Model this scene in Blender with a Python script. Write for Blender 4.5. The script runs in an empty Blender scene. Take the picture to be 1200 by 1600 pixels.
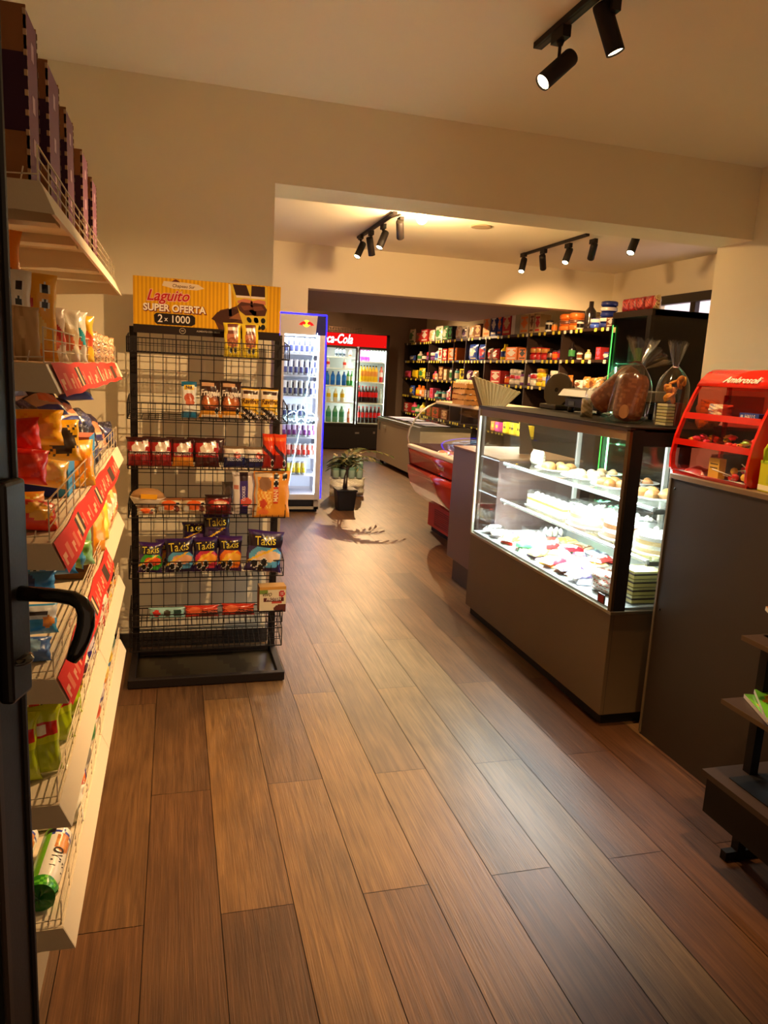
import bpy, math, random
from mathutils import Matrix, Vector, Euler
C = bpy.context.scene.collection
random.seed(7)
PI = math.pi
# ------------------------------------------------------------------ camera
YAW, PITCH, ROLL, FPX, CAMH = 0.27876, 0.184845, 0.0528, 1160.1, 1.45
_cy, _sy, _cp, _sp = math.cos(YAW), math.sin(YAW), math.cos(PITCH), math.sin(PITCH)
_f = Vector((_sy*_cp, _cy*_cp, -_sp)); _r = Vector((_cy, -_sy, 0)); _u = _r.cross(_f)
_cr, _sr = math.cos(ROLL), math.sin(ROLL)
CR = _cr*_r + _sr*_u; CU = -_sr*_r + _cr*_u; CF = _f
cam = bpy.data.cameras.new('camera'); co = bpy.data.objects.new('camera', cam); C.objects.link(co)
cam.sensor_fit = 'VERTICAL'; cam.sensor_height = 36; cam.lens = 36*FPX/1600; cam.clip_start = 0.02; cam.clip_end = 60
co.matrix_world = Matrix(((CR.x, CU.x, -CF.x, 0), (CR.y, CU.y, -CF.y, 0), (CR.z, CU.z, -CF.z, CAMH), (0, 0, 0, 1)))
bpy.context.scene.camera = co
sc = bpy.context.scene
sc.view_settings.view_transform = 'Standard'; sc.view_settings.look = 'None'
sc.view_settings.gamma = 1; sc.view_settings.use_curve_mapping = False
sc.view_settings.exposure = 1.38
# world: faint warm street glow from the open entrance behind the camera
w = bpy.data.worlds.new('world'); sc.world = w; w.use_nodes = True
w.node_tree.nodes['Background'].inputs[0].default_value = (1.0, .62, .36, 1)
w.node_tree.nodes['Background'].inputs[1].default_value = 0.13
WARM = (1.0, .63, .30)
def lamp(name, kind, loc, power, col=WARM, target=None, size=.03, angle=60, blend=.6, sx=None, sy=None):
    l = bpy.data.lights.new(name, kind); l.energy = power; l.color = col
    o = bpy.data.objects.new(name, l); C.objects.link(o); o.location = loc
    if kind == 'SPOT': l.spot_size = math.radians(angle); l.spot_blend = blend; l.shadow_soft_size = size
    elif kind == 'POINT': l.shadow_soft_size = size
    elif kind == 'AREA':
        l.shape = 'RECTANGLE'; l.size = sx; l.size_y = sy
    if target is not None:
        o.rotation_euler = (Vector(target)-Vector(loc)).to_track_quat('-Z', 'Y').to_euler()
    return o

def lin(c):
    r = []
    for x in c[:3]:
        x = x/255.0
        r.append(x/12.92 if x <= .04045 else ((x+.055)/1.055)**2.4)
    return tuple(r)+(1.0,)
def ray(x, y):
    return CR*((x-600)/FPX) - CU*((y-800)/FPX) + CF
CAM = Vector((0, 0, CAMH))
def px(x, y, X=None, Y=None, Z=None):
    d = ray(x, y)
    t = (X/d.x) if X is not None else (Y/d.y) if Y is not None else ((Z-CAMH)/d.z)
    return CAM + d*t

# ------------------------------------------------------------------ materials
MATS = {}
def newmat(name):
    m = bpy.data.materials.new(name); m.use_nodes = True; MATS[name] = m
    nt = m.node_tree; return m, nt, nt.nodes['Principled BSDF']
def attr(nt):
    a = nt.nodes.new('ShaderNodeAttribute'); a.attribute_name = 'Col'; return a
def simple(name, rough=.5, metal=0., spec=.5, bump=0., bscale=60., coat=0., trans=0.):
    m, nt, b = newmat(name); a = attr(nt)
    nt.links.new(a.outputs['Color'], b.inputs['Base Color'])
    b.inputs['Roughness'].default_value = rough; b.inputs['Metallic'].default_value = metal
    b.inputs['Specular IOR Level'].default_value = spec; b.inputs['Coat Weight'].default_value = coat
    b.inputs['Coat Roughness'].default_value = .15
    if bump:
        tc = nt.nodes.new('ShaderNodeTexCoord'); n = nt.nodes.new('ShaderNodeTexNoise'); bp = nt.nodes.new('ShaderNodeBump')
        n.inputs['Scale'].default_value = bscale; n.inputs['Detail'].default_value = 4
        nt.links.new(tc.outputs['Object'], n.inputs['Vector']); nt.links.new(n.outputs['Fac'], bp.inputs['Height'])
        bp.inputs['Strength'].default_value = bump; bp.inputs['Distance'].default_value = .004
        nt.links.new(bp.outputs[0], b.inputs['Normal'])
    return m
simple('paper', .75, spec=.3); simple('film', .28, bump=.5, bscale=45, coat=.3); simple('plastic', .38)
simple('gloss', .12, coat=.5); simple('metal', .32, metal=1.); simple('paint', .45, bump=.05, bscale=200)
simple('wall', .85, spec=.25, bump=.12, bscale=25); simple('food', .55, bump=.6, bscale=80); simple('leaf', .5)
simple('matteblack', .6, spec=.3); simple('laminate', .42, bump=.04, bscale=300); simple('leatherette', .8)
def glassmat(name, tint=(1, 1, 1), rough=.02, base=.04):
    m = bpy.data.materials.new(name); m.use_nodes = True; MATS[name] = m; nt = m.node_tree; nt.nodes.clear()
    o = nt.nodes.new('ShaderNodeOutputMaterial'); t = nt.nodes.new('ShaderNodeBsdfTransparent'); g = nt.nodes.new('ShaderNodeBsdfGlossy')
    mx = nt.nodes.new('ShaderNodeMixShader'); fr = nt.nodes.new('ShaderNodeLayerWeight'); pw = nt.nodes.new('ShaderNodeMath'); ad = nt.nodes.new('ShaderNodeMath')
    t.inputs[0].default_value = (*tint, 1); g.inputs['Roughness'].default_value = rough
    pw.operation = 'POWER'; pw.inputs[1].default_value = 5; nt.links.new(fr.outputs['Facing'], pw.inputs[0])
    ad.operation = 'MULTIPLY_ADD'; ad.inputs[1].default_value = .8; ad.inputs[2].default_value = base
    nt.links.new(pw.outputs[0], ad.inputs[0]); nt.links.new(ad.outputs[0], mx.inputs[0])
    nt.links.new(t.outputs[0], mx.inputs[1]); nt.links.new(g.outputs[0], mx.inputs[2]); nt.links.new(mx.outputs[0], o.inputs[0])
glassmat('glass', (.93, .96, .95)); glassmat('clearfilm', (.93, .94, .93), .13, .09); glassmat('acrylic', (.72, .16, .12), .06, .05)
glassmat('darkglass', (.55, .62, .58), .04, .05)
def emis(name, strength):
    m = bpy.data.materials.new(name); m.use_nodes = True; MATS[name] = m; nt = m.node_tree; nt.nodes.clear()
    o = nt.nodes.new('ShaderNodeOutputMaterial'); e = nt.nodes.new('ShaderNodeEmission'); a = attr(nt)
    nt.links.new(a.outputs['Color'], e.inputs[0]); e.inputs[1].default_value = strength; nt.links.new(e.outputs[0], o.inputs[0])
emis('glow', 1.0); emis('glow3', 3.0); emis('glow12', 12.0); emis('glow40', 40.0); emis('glowdim', .3); emis('glowsign', .45)
# wood floor: per-plank tone comes with the mesh, grain from stretched noise
m, nt, b = newmat('floorwood'); N = nt.nodes.new; L = nt.links.new
a = attr(nt); tc = N('ShaderNodeTexCoord'); mp = N('ShaderNodeMapping'); L(tc.outputs['Object'], mp.inputs[0])
mp.inputs['Scale'].default_value = (38, 1.6, 1)
off = N('ShaderNodeVectorMath'); off.operation = 'ADD'; L(mp.outputs[0], off.inputs[0])
sh = N('ShaderNodeVectorMath'); sh.operation = 'SCALE'; L(a.outputs['Color'], sh.inputs[0]); sh.inputs['Scale'].default_value = 170; L(sh.outputs[0], off.inputs[1])
n1 = N('ShaderNodeTexNoise'); n1.inputs['Scale'].default_value = 1.5; n1.inputs['Detail'].default_value = 8; n1.inputs['Distortion'].default_value = 1.1; L(off.outputs[0], n1.inputs['Vector'])
mp2 = N('ShaderNodeMapping'); L(tc.outputs['Object'], mp2.inputs[0]); mp2.inputs['Scale'].default_value = (150, 5, 1)
n2 = N('ShaderNodeTexNoise'); n2.inputs['Scale'].default_value = 1.5; n2.inputs['Detail'].default_value = 3; L(mp2.outputs[0], n2.inputs['Vector'])
mp3 = N('ShaderNodeMapping'); L(tc.outputs['Object'], mp3.inputs[0]); mp3.inputs['Scale'].default_value = (5, 2.2, 1)
n3 = N('ShaderNodeTexNoise'); n3.inputs['Scale'].default_value = 1.3; n3.inputs['Detail'].default_value = 3; L(mp3.outputs[0], n3.inputs['Vector'])
cr = N('ShaderNodeValToRGB'); cr.color_ramp.elements[0].position = .32; cr.color_ramp.elements[0].color = (.55, .50, .46, 1)
cr.color_ramp.elements[1].position = .68; cr.color_ramp.elements[1].color = (1.12, 1.1, 1.05, 1); L(n1.outputs['Fac'], cr.inputs[0])
mu = N('ShaderNodeMix'); mu.data_type = 'RGBA'; mu.blend_type = 'MULTIPLY'; mu.inputs['Factor'].default_value = .85
L(a.outputs['Color'], mu.inputs['A']); L(cr.outputs[0], mu.inputs['B'])
cr2 = N('ShaderNodeValToRGB'); cr2.color_ramp.elements[0].position = .3; cr2.color_ramp.elements[0].color = (.72, .7, .7, 1)
cr2.color_ramp.elements[1].position = .7; cr2.color_ramp.elements[1].color = (1.1, 1.1, 1.1, 1); L(n2.outputs['Fac'], cr2.inputs[0])
mu2 = N('ShaderNodeMix'); mu2.data_type = 'RGBA'; mu2.blend_type = 'MULTIPLY'; mu2.inputs['Factor'].default_value = .7
L(mu.outputs['Result'], mu2.inputs['A']); L(cr2.outputs[0], mu2.inputs['B'])
cr3 = N('ShaderNodeValToRGB'); cr3.color_ramp.elements[0].position = .3; cr3.color_ramp.elements[0].color = (.66, .64, .64, 1)
cr3.color_ramp.elements[1].position = .6; cr3.color_ramp.elements[1].color = (1.05, 1.05, 1.05, 1); L(n3.outputs['Fac'], cr3.inputs[0])
mu3 = N('ShaderNodeMix'); mu3.data_type = 'RGBA'; mu3.blend_type = 'MULTIPLY'; mu3.inputs['Factor'].default_value = .8
L(mu2.outputs['Result'], mu3.inputs['A']); L(cr3.outputs[0], mu3.inputs['B'])
L(mu3.outputs['Result'], b.inputs['Base Color'])
b.inputs['Roughness'].default_value = .42; b.inputs['Specular IOR Level'].default_value = .45
bp = N('ShaderNodeBump'); bp.inputs['Strength'].default_value = .35; bp.inputs['Distance'].default_value = .002
L(n2.outputs['Fac'], bp.inputs['Height']); L(bp.outputs[0], b.inputs['Normal'])

# ------------------------------------------------------------------ mesh builder
_fontcache = {}
def text_mesh(body, shear=0., bold=0.):
    k = (body, shear, bold)
    if k not in _fontcache:
        cu = bpy.data.curves.new('t', 'FONT'); cu.body = body; cu.size = 1; cu.shear = shear; cu.offset = bold; cu.resolution_u = 3
        cu.align_x = 'CENTER'; cu.align_y = 'CENTER'; cu.fill_mode = 'FRONT'
        o = bpy.data.objects.new('t', cu); me = bpy.data.meshes.new_from_object(o)
        _fontcache[k] = ([tuple(v.co) for v in me.vertices], [tuple(p.vertices) for p in me.polygons])
        bpy.data.objects.remove(o); bpy.data.curves.remove(cu); bpy.data.meshes.remove(me)
    return _fontcache[k]
class MB:
    def __init__(s): s.v = []; s.f = []; s.m = []; s.c = []; s.s = []; s.T = Matrix()
    def at(s, loc=(0, 0, 0), rot=(0, 0, 0), sc=(1, 1, 1)):
        s.T = Matrix.LocRotScale(Vector(loc), Euler(rot), Vector(sc)); return s
    def add(s, vs, fs, col, mat='plastic', smooth=False):
        b = len(s.v); T = s.T
        s.v += [tuple(T @ Vector(v)) for v in vs]
        many = isinstance(col, list)
        for i, f in enumerate(fs):
            s.f.append(tuple(b+j for j in f)); s.m.append(mat); s.c.append(col[i] if many else col); s.s.append(smooth)
    def box(s, lo, hi, col, mat='plastic', taper=None):
        (a, b_, c), (d, e, f) = lo, hi
        vs = [(a, b_, c), (d, b_, c), (d, e, c), (a, e, c), (a, b_, f), (d, b_, f), (d, e, f), (a, e, f)]
        if taper:
            mx, my = (a+d)/2, (b_+e)/2
            vs = vs[:4]+[(mx+(x-mx)*taper, my+(y-my)*taper, z) for x, y, z in vs[4:]]
        s.add(vs, [(0, 3, 2, 1), (4, 5, 6, 7), (0, 1, 5, 4), (1, 2, 6, 5), (2, 3, 7, 6), (3, 0, 4, 7)], col, mat)
    def bc(s, c, d, col, mat='plastic'):
        s.box((c[0]-d[0]/2, c[1]-d[1]/2, c[2]-d[2]/2), (c[0]+d[0]/2, c[1]+d[1]/2, c[2]+d[2]/2), col, mat)
    def tube(s, pts, r, col, mat='metal', n=6, closed=False, smooth=True, caps=True):
        pts = [Vector(p) for p in pts]; N_ = len(pts); vs = []; fs = []
        up = None
        for i, p in enumerate(pts):
            a_ = pts[i-1] if (i > 0 or closed) else p; b_ = pts[(i+1) % N_] if (i < N_-1 or closed) else p
            t = (b_-a_).normalized()
            if up is None: up = Vector((0, 0, 1)) if abs(t.z) < .9 else Vector((1, 0, 0))
            sx = t.cross(up).normalized(); sy = sx.cross(t).normalized(); up = sy
            rr = r[i] if isinstance(r, (list, tuple)) else r
            for k in range(n):
                an = 2*PI*(k+.5)/n; vs.append(tuple(p+sx*(rr*math.cos(an))+sy*(rr*math.sin(an))))
        M_ = N_ if closed else N_-1
        for i in range(M_):
            for k in range(n):
                j = (i+1) % N_; fs.append((i*n+k, i*n+(k+1) % n, j*n+(k+1) % n, j*n+k))
        if caps and not closed: fs.append(tuple(range(n-1, -1, -1))); fs.append(tuple((N_-1)*n+k for k in range(n)))
        s.add(vs, fs, col, mat, smooth and n > 4)
    def wire(s, p, q, r, col, mat='metal', n=4): s.tube([p, q], r, col, mat, n, smooth=False)
    def lathe(s, prof, col, mat='plastic', n=20, c=(0, 0, 0), smooth=True, sy=1.):
        vs = []; fs = []; cols = []; K = len(prof); many = isinstance(col, list)
        for (r, z) in prof:
            for k in range(n):
                an = 2*PI*k/n; vs.append((c[0]+r*math.cos(an), c[1]+r*sy*math.sin(an), c[2]+z))
        for i in range(K-1):
            for k in range(n):
                fs.append((i*n+k, i*n+(k+1) % n, (i+1)*n+(k+1) % n, (i+1)*n+k))
                if many:
                    cc = col[i]; cols.append(cc(k/n) if callable(cc) else cc)
        if prof[0][0] > 1e-5: fs.append(tuple(range(n-1, -1, -1))); cols.append((col[0](0) if callable(col[0]) else col[0]) if many else col)
        if prof[-1][0] > 1e-5: fs.append(tuple((K-1)*n+k for k in range(n))); cols.append((col[-1](0) if callable(col[-1]) else col[-1]) if many else col)
        s.add(vs, fs, cols if many else col, mat, smooth)
    def sheet(s, fn, nu, nv, paint, mat='film', smooth=True, flip=False):
        vs = [fn(i/nu, j/nv) for j in range(nv+1) for i in range(nu+1)]; fs = []; cols = []
        for j in range(nv):
            for i in range(nu):
                q = (j*(nu+1)+i, j*(nu+1)+i+1, (j+1)*(nu+1)+i+1, (j+1)*(nu+1)+i)
                fs.append(q[::-1] if flip else q); cols.append(paint((i+.5)/nu, (j+.5)/nv) if callable(paint) else paint)
        s.add(vs, fs, cols, mat, smooth)
    def prism(s, poly, y0, y1, col, mat='plastic', axis='y'):
        """outline poly [(a,b)...] in xz (axis y) / yz (axis x) / xy (axis z), extruded between y0 and y1"""
        n = len(poly)
        def P(a_, b_, t): return (a_, t, b_) if axis == 'y' else (t, a_, b_) if axis == 'x' else (a_, b_, t)
        vs = [P(a_, b_, y0) for a_, b_ in poly]+[P(a_, b_, y1) for a_, b_ in poly]
        fs = [tuple(range(n)), tuple(range(2*n-1, n-1, -1))]+[(i, i+n, (i+1) % n+n, (i+1) % n) for i in range(n)]
        s.add(vs, fs, col, mat)
    def text(s, body, size, col, fn, mat='paper', shear=0., bold=0., rot=0., xs=.82):
        """fn(x, y) -> point; x, y in metres about the text's centre"""
        V, F = text_mesh(body, shear, bold); c_, s_ = math.cos(rot), math.sin(rot)
        s.add([fn(size*(x*xs*c_-y*s_), size*(x*xs*s_+y*c_)) for x, y, z in V], F, col, mat)
    def build(s, name, parent=None, bevel=0., seg=1, solid=0.):
        me = bpy.data.meshes.new(name); me.from_pydata(s.v, [], s.f)
        names = []
        for m_ in s.m:
            if m_ not in names: names.append(m_)
        for m_ in names: me.materials.append(MATS[m_])
        idx = {m_: i for i, m_ in enumerate(names)}
        me.polygons.foreach_set('material_index', [idx[m_] for m_ in s.m])
        me.polygons.foreach_set('use_smooth', s.s)
        at_ = me.color_attributes.new('Col', 'FLOAT_COLOR', 'CORNER'); buf = []
        for p, c_ in zip(me.polygons, s.c): buf += list(lin(c_))*p.loop_total
        at_.data.foreach_set('color', buf)
        o = bpy.data.objects.new(name, me); C.objects.link(o)
        if parent: o.parent = parent
        if bevel:
            bm_ = o.modifiers.new('b', 'BEVEL'); bm_.width = bevel; bm_.segments = seg; bm_.limit_method = 'ANGLE'; bm_.angle_limit = .7
        if solid:
            sm_ = o.modifiers.new('s', 'SOLIDIFY'); sm_.thickness = solid; sm_.offset = 0
        return o
def tag(o, label=None, cat=None, group=None, kind=None):
    if label: o['label'] = label
    if cat: o['category'] = cat
    if group: o['group'] = group
    if kind: o['kind'] = kind
    return o
def thing(name, label, cat, loc=(0, 0, 0), rot=0, group=None):
    o = bpy.data.objects.new(name, None); C.objects.link(o); o.empty_display_size = .05
    o.location = loc; o.rotation_euler = rot if isinstance(rot, (tuple, list)) else (0, 0, rot)
    return tag(o, label, cat, group)
def copy_tree(o, parent=None):
    c_ = o.copy(); C.objects.link(c_); c_.parent = parent
    for ch in KIDS.get(o.name, []): copy_tree(ch, c_)
    return c_
KIDS = {}; PROTO = {}
def place(key, builder, name, label, cat, loc, rot=0, group=None, scale=None):
    """builder(root_name) makes the first of a kind; later ones are copies of it and of its parts"""
    if key not in PROTO:
        o = builder(name); PROTO[key] = o
        def reg(q):
            ks = [x for x in C.objects if x.parent == q]; KIDS[q.name] = ks
            for x in ks: reg(x)
        if o.type == 'EMPTY': reg(o)
    else:
        o = copy_tree(PROTO[key])
    o.location = loc; o.rotation_euler = rot if isinstance(rot, (tuple, list)) else (0, 0, rot)
    if scale: o.scale = scale if isinstance(scale, (tuple, list)) else (scale,)*3
    if 'group' in o and not group: del o['group']
    return tag(o, label, cat, group)
def struct(mb, name, **k): return tag(mb.build(name, **k), kind='structure')
ORD = ['first', 'second', 'third', 'fourth', 'fifth', 'sixth', 'seventh', 'eighth', 'ninth', 'tenth', 'eleventh', 'twelfth',
       'thirteenth', 'fourteenth', 'fifteenth', 'sixteenth', 'seventeenth', 'eighteenth', 'nineteenth', 'twentieth']
# ------------------------------------------------------------------ room shell
WALL = (238, 223, 190); CEIL = (244, 231, 202)
TONES = [(138, 104, 72), (130, 97, 67), (146, 110, 76), (125, 93, 65), (135, 101, 69), (142, 105, 71)]
mb = MB(); mb.box((-2.2, -1.0, -.06), (5.4, 15.2, -.003), (45, 30, 20), 'floorwood')
PW, PL = .1968, 1.335
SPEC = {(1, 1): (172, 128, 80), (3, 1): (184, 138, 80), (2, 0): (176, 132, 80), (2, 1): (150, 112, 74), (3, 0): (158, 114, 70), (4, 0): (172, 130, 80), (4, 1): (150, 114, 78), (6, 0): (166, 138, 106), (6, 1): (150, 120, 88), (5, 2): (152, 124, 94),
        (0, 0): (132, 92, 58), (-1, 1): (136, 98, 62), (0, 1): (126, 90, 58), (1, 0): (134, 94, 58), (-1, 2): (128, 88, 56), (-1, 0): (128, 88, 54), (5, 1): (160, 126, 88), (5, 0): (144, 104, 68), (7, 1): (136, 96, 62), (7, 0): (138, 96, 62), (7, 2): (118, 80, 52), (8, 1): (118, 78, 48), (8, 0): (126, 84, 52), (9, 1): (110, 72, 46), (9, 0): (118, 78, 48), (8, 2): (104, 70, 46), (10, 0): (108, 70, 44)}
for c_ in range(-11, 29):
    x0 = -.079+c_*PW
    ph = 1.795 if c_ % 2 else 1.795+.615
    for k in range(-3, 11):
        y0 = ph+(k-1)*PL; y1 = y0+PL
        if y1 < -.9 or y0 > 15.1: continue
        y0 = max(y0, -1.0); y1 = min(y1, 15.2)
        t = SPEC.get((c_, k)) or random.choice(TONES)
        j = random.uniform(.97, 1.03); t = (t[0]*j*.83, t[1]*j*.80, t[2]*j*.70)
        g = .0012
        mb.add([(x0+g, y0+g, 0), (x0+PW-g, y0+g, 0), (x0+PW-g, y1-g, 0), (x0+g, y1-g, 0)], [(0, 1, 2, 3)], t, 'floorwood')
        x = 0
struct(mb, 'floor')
H1 = 2.715
mb = MB(); mb.box((-2.2, -1.0, H1), (5.4, 15.2, H1+.08), CEIL, 'wall'); struct(mb, 'ceiling')
Y1, Y1b = 3.82, 4.12
# front wall of the near room with the wide opening and its beam
mb = MB(); mb.box((-.61, Y1, 0), (.462, Y1b, H1), WALL, 'wall'); mb.box((.462, Y1, 2.32), (3.24, Y1b, H1), WALL, 'wall')
struct(mb, 'wall_front')
mb = MB(); mb.box((-.75, -1.0, 0), (-.61, Y1b, H1), WALL, 'wall'); struct(mb, 'wall_left')
mb = MB(); mb.box((3.24, -1.0, 0), (3.38, Y1b, H1), WALL, 'wall'); mb.box((3.38, Y1-.05, 0), (5.0, Y1b, H1), WALL, 'wall'); struct(mb, 'wall_right')
mb = MB(); mb.box((-.609, Y1-.014, 0), (.466, Y1-.001, .075), (46, 40, 36), 'paint'); mb.box((.462, Y1, 0), (.476, Y1b, .075), (46, 40, 36), 'paint'); struct(mb, 'baseboard_front')
# second room
mb = MB(); mb.box((4.9, Y1b, 0), (5.04, 5.75, H1), WALL, 'wall'); mb.box((4.9, 5.75, 0), (5.04, 7.0, .9), WALL, 'wall')
mb.box((4.9, 5.75, 2.36), (5.04, 7.0, H1), WALL, 'wall'); mb.box((4.9, 7.0, 0), (5.04, 14.7, H1), WALL, 'wall'); struct(mb, 'wall_east')
mb = MB(); mb.box((-2.0, Y1b, 0), (-1.9, 8.0, H1), WALL, 'wall'); mb.box((-2.0, Y1b-.3, 0), (-.75, Y1b, H1), WALL, 'wall'); struct(mb, 'wall_west')
mb = MB(); mb.box((-1.9, 7.95, 0), (1.33, 8.15, H1), WALL, 'wall'); mb.box((1.33, 7.95, 2.275), (4.9, 8.15, H1), WALL, 'wall'); struct(mb, 'wall_middle')
GR = (176, 160, 156)
mb = MB(); mb.box((1.33, 8.15, 2.28), (4.28, 10.9, 2.45), GR, 'wall'); struct(mb, 'trim_1')
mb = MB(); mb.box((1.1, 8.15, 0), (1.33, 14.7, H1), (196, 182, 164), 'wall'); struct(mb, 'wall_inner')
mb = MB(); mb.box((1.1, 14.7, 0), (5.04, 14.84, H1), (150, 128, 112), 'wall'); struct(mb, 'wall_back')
# window high on the east wall: mauve dusk outside, dark frame
mb = MB(); mb.box((4.86, 5.7, 2.29), (4.92, 7.05, 2.38), (38, 26, 20), 'paint'); mb.box((4.88, 6.42, .9), (4.93, 6.5, 2.3), (38, 26, 20), 'paint')
mb.box((4.87, 5.7, .88), (4.93, 7.05, .93), (38, 26, 20), 'paint'); wf = struct(mb, 'window_1')
mb = MB(); mb.box((4.95, 5.75, .93), (4.96, 7.0, 2.3), (214, 190, 196), 'glow'); o = mb.build('window_pane', parent=wf)

# ------------------------------------------------------------------ door leaf at the left edge, open towards the room
hx, hy = -.49, .05; ex, ey = -.207, .985
dv = Vector((ex-hx, ey-hy, 0)); LEN = dv.length; ang = math.atan2(dv.y, dv.x)
DB = (22, 14, 10)
door = thing('door_1', None, None, (hx, hy, 0), ang); tag(door, kind='structure')
mb = MB()
mb.box((LEN-.075, -.022, .01), (LEN, .022, 2.2), DB, 'paint'); mb.box((0, -.022, .01), (.07, .022, 2.2), DB, 'paint')
for z0, z1 in ((.01, .12), (2.1, 2.2), (.98, 1.05)): mb.box((.07, -.022, z0), (LEN-.075, .022, z1), DB, 'paint')
mb.box((LEN-.085, -.030, .02), (LEN-.07, -.022, 2.18), (52, 36, 25), 'paint'); mb.box((LEN-.012, -.027, .02), (LEN-.002, .027, 2.18), (22, 14, 10), 'paint')
mb.build('door_frame', door, bevel=.003)
mb = MB(); mb.box((.07, -.004, .12), (LEN-.075, .004, .98), (255,)*3, 'darkglass'); mb.box((.07, -.004, 1.05), (LEN-.075, .004, 2.1), (255,)*3, 'darkglass'); mb.build('door_glass', door)
for nm, z, hh in (('lock_case', 1.17, .27),):
    mb = MB(); mb.box((LEN-.062, -.040, z-hh/2), (LEN-.012, -.022, z+hh/2), (20, 14, 11), 'paint')
    mb.lathe([(.018, 0), (.018, .01)], (30, 22, 16), 'gloss', 14, c=(LEN-.037, -.035, z-.09)); mb.build(nm, door, bevel=.005, seg=2)
mb = MB(); hz = 1.168
pts = [(LEN-.037, -.035, hz), (LEN-.037, -.085, hz), (LEN-.037, -.104, hz-.002), (LEN-.040, -.116, hz-.007), (LEN-.042, -.122, hz-.018), (LEN-.047, -.123, hz-.032), (LEN-.052, -.120, hz-.048), (LEN-.056, -.115, hz-.062), (LEN-.059, -.110, hz-.072)]
mb.tube(pts, [.0095, .0085, .009, .0095, .0105, .0105, .010, .0095, .007], (22, 16, 13), 'gloss', 12); mb.lathe([(.024, 0), (.024, .012)], (26, 18, 14), 'gloss', 16); mb.v = mb.v
h_ = mb.build('door_handle', door)
# ------------------------------------------------------------------ lamps
BLK = (26, 17, 12)
def track(name, label, a_, b_):
    t = thing(name, label, 'track light', ((a_[0]+b_[0])/2, (a_[1]+b_[1])/2, H1))
    mb = MB(); L_ = math.hypot(b_[0]-a_[0], b_[1]-a_[1]); an = math.atan2(b_[1]-a_[1], b_[0]-a_[0])
    mb.at(((a_[0]+b_[0])/2-t.location.x, (a_[1]+b_[1])/2-t.location.y, -.011), (0, 0, an))
    mb.box((-L_/2, -.018, -.011), (L_/2, .018, .010), BLK, 'matteblack'); mb.box((-L_/2+.006, -.008, -.0125), (L_/2-.006, .008, -.011), (60, 44, 34), 'matteblack'); mb.build('rail', t, bevel=.002)
    return t
def heads(t, lst):
    for (p, d, on, pw, an) in lst:
        q = Vector(p)-t.location
        n0 = len(C.objects); head_at_local(t, q, Vector(p), d, on, pw, an)
def head_at_local(t, q, pw_, d, on, power, angle):
    dd = Vector(d).normalized(); e = dd.to_track_quat('-Z', 'Y').to_euler()
    mb = MB(); mb.box((q.x-.016, q.y-.045, -.06), (q.x+.016, q.y+.045, -.022), BLK, 'matteblack')
    mb.lathe([(.010, -.075), (.016, -.06)], BLK, 'matteblack', 10, c=(q.x, q.y, 0))
    mb.tube([(q.x, q.y, -.06), (q.x, q.y, q.z)], .006, BLK, 'matteblack', 8); mb.build('stem', t)
    mb = MB(); mb.at(q, tuple(e)); mb.lathe([(.012, .078), (.029, .074), (.031, .066), (.031, -.085), (.028, -.086), (.027, -.078)], BLK, 'matteblack', 24); h = mb.build('lamp_head', t)
    mb = MB(); mb.at(q, tuple(e)); mb.lathe([(.0001, -.0785), (.027, -.079)], (255, 226, 170) if on else (90, 66, 44), 'glow12' if on else 'glowdim', 20, smooth=False); mb.build('bulb', h)
    if on:
        lp = pw_+dd*.10; lamp('spot', 'SPOT', lp, power, WARM, lp+dd, .02, angle, .8)
t = track('track_light', 'black ceiling track with two lit spotlights nearest the camera above the aisle', (1.33, 2.86), (1.33, .9))
heads(t, [(px(872, 107, Y=2.68), (-1.05, -.15, -1.0), True, 115, 58), (px(950, 42, Y=2.45), (.55, -.18, -1.35), True, 48, 55),
          ((1.33, 1.9, 2.58), (-.75, .1, -1.9), True, 75, 46), ((1.33, 1.3, 2.58), (-1.15, 1.9, -1.5), True, 85, 52), ((1.33, 1.0, 2.58), (.34, .62, -1.9), True, 55, 40)])
t = track('track_light', 'black track with four spotlights on the left of the far ceiling', (1.68, 7.25), (1.68, 6.0))
heads(t, [(px(563, 390, Y=7.05), (-.5, -.4, -1), True, 26, 75), (px(579, 384, Y=6.8), (.4, .5, -1.3), True, 30, 70), (px(598, 374, Y=6.45), (-.45, -.3, -1), True, 26, 75), (px(625, 358, Y=6.1), (.9, 2.3, -2.2), True, 60, 52)])
t = track('track_light', 'black track with four spotlights on the right of the far ceiling', (3.4, 7.25), (3.4, 6.0))
heads(t, [(px(817, 414, Y=7.1), (-.4, -.5, -1), True, 40, 75), (px(848, 409, Y=6.8), (.9, 1.3, -1.3), True, 60, 90), (px(887, 399, Y=6.4), (-.5, -.4, -1), True, 40, 75), (px(926, 392, Y=6.1), (1.0, 2.6, -2.3), True, 75, 50)])
t = track('track_light', 'single black spotlight peeking out under the beam, right of the far tracks', (3.4, 5.25), (3.4, 4.4))
heads(t, [(px(990, 382, Y=5.2), (-.55, -.4, -1), True, 35, 70)])
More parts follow.
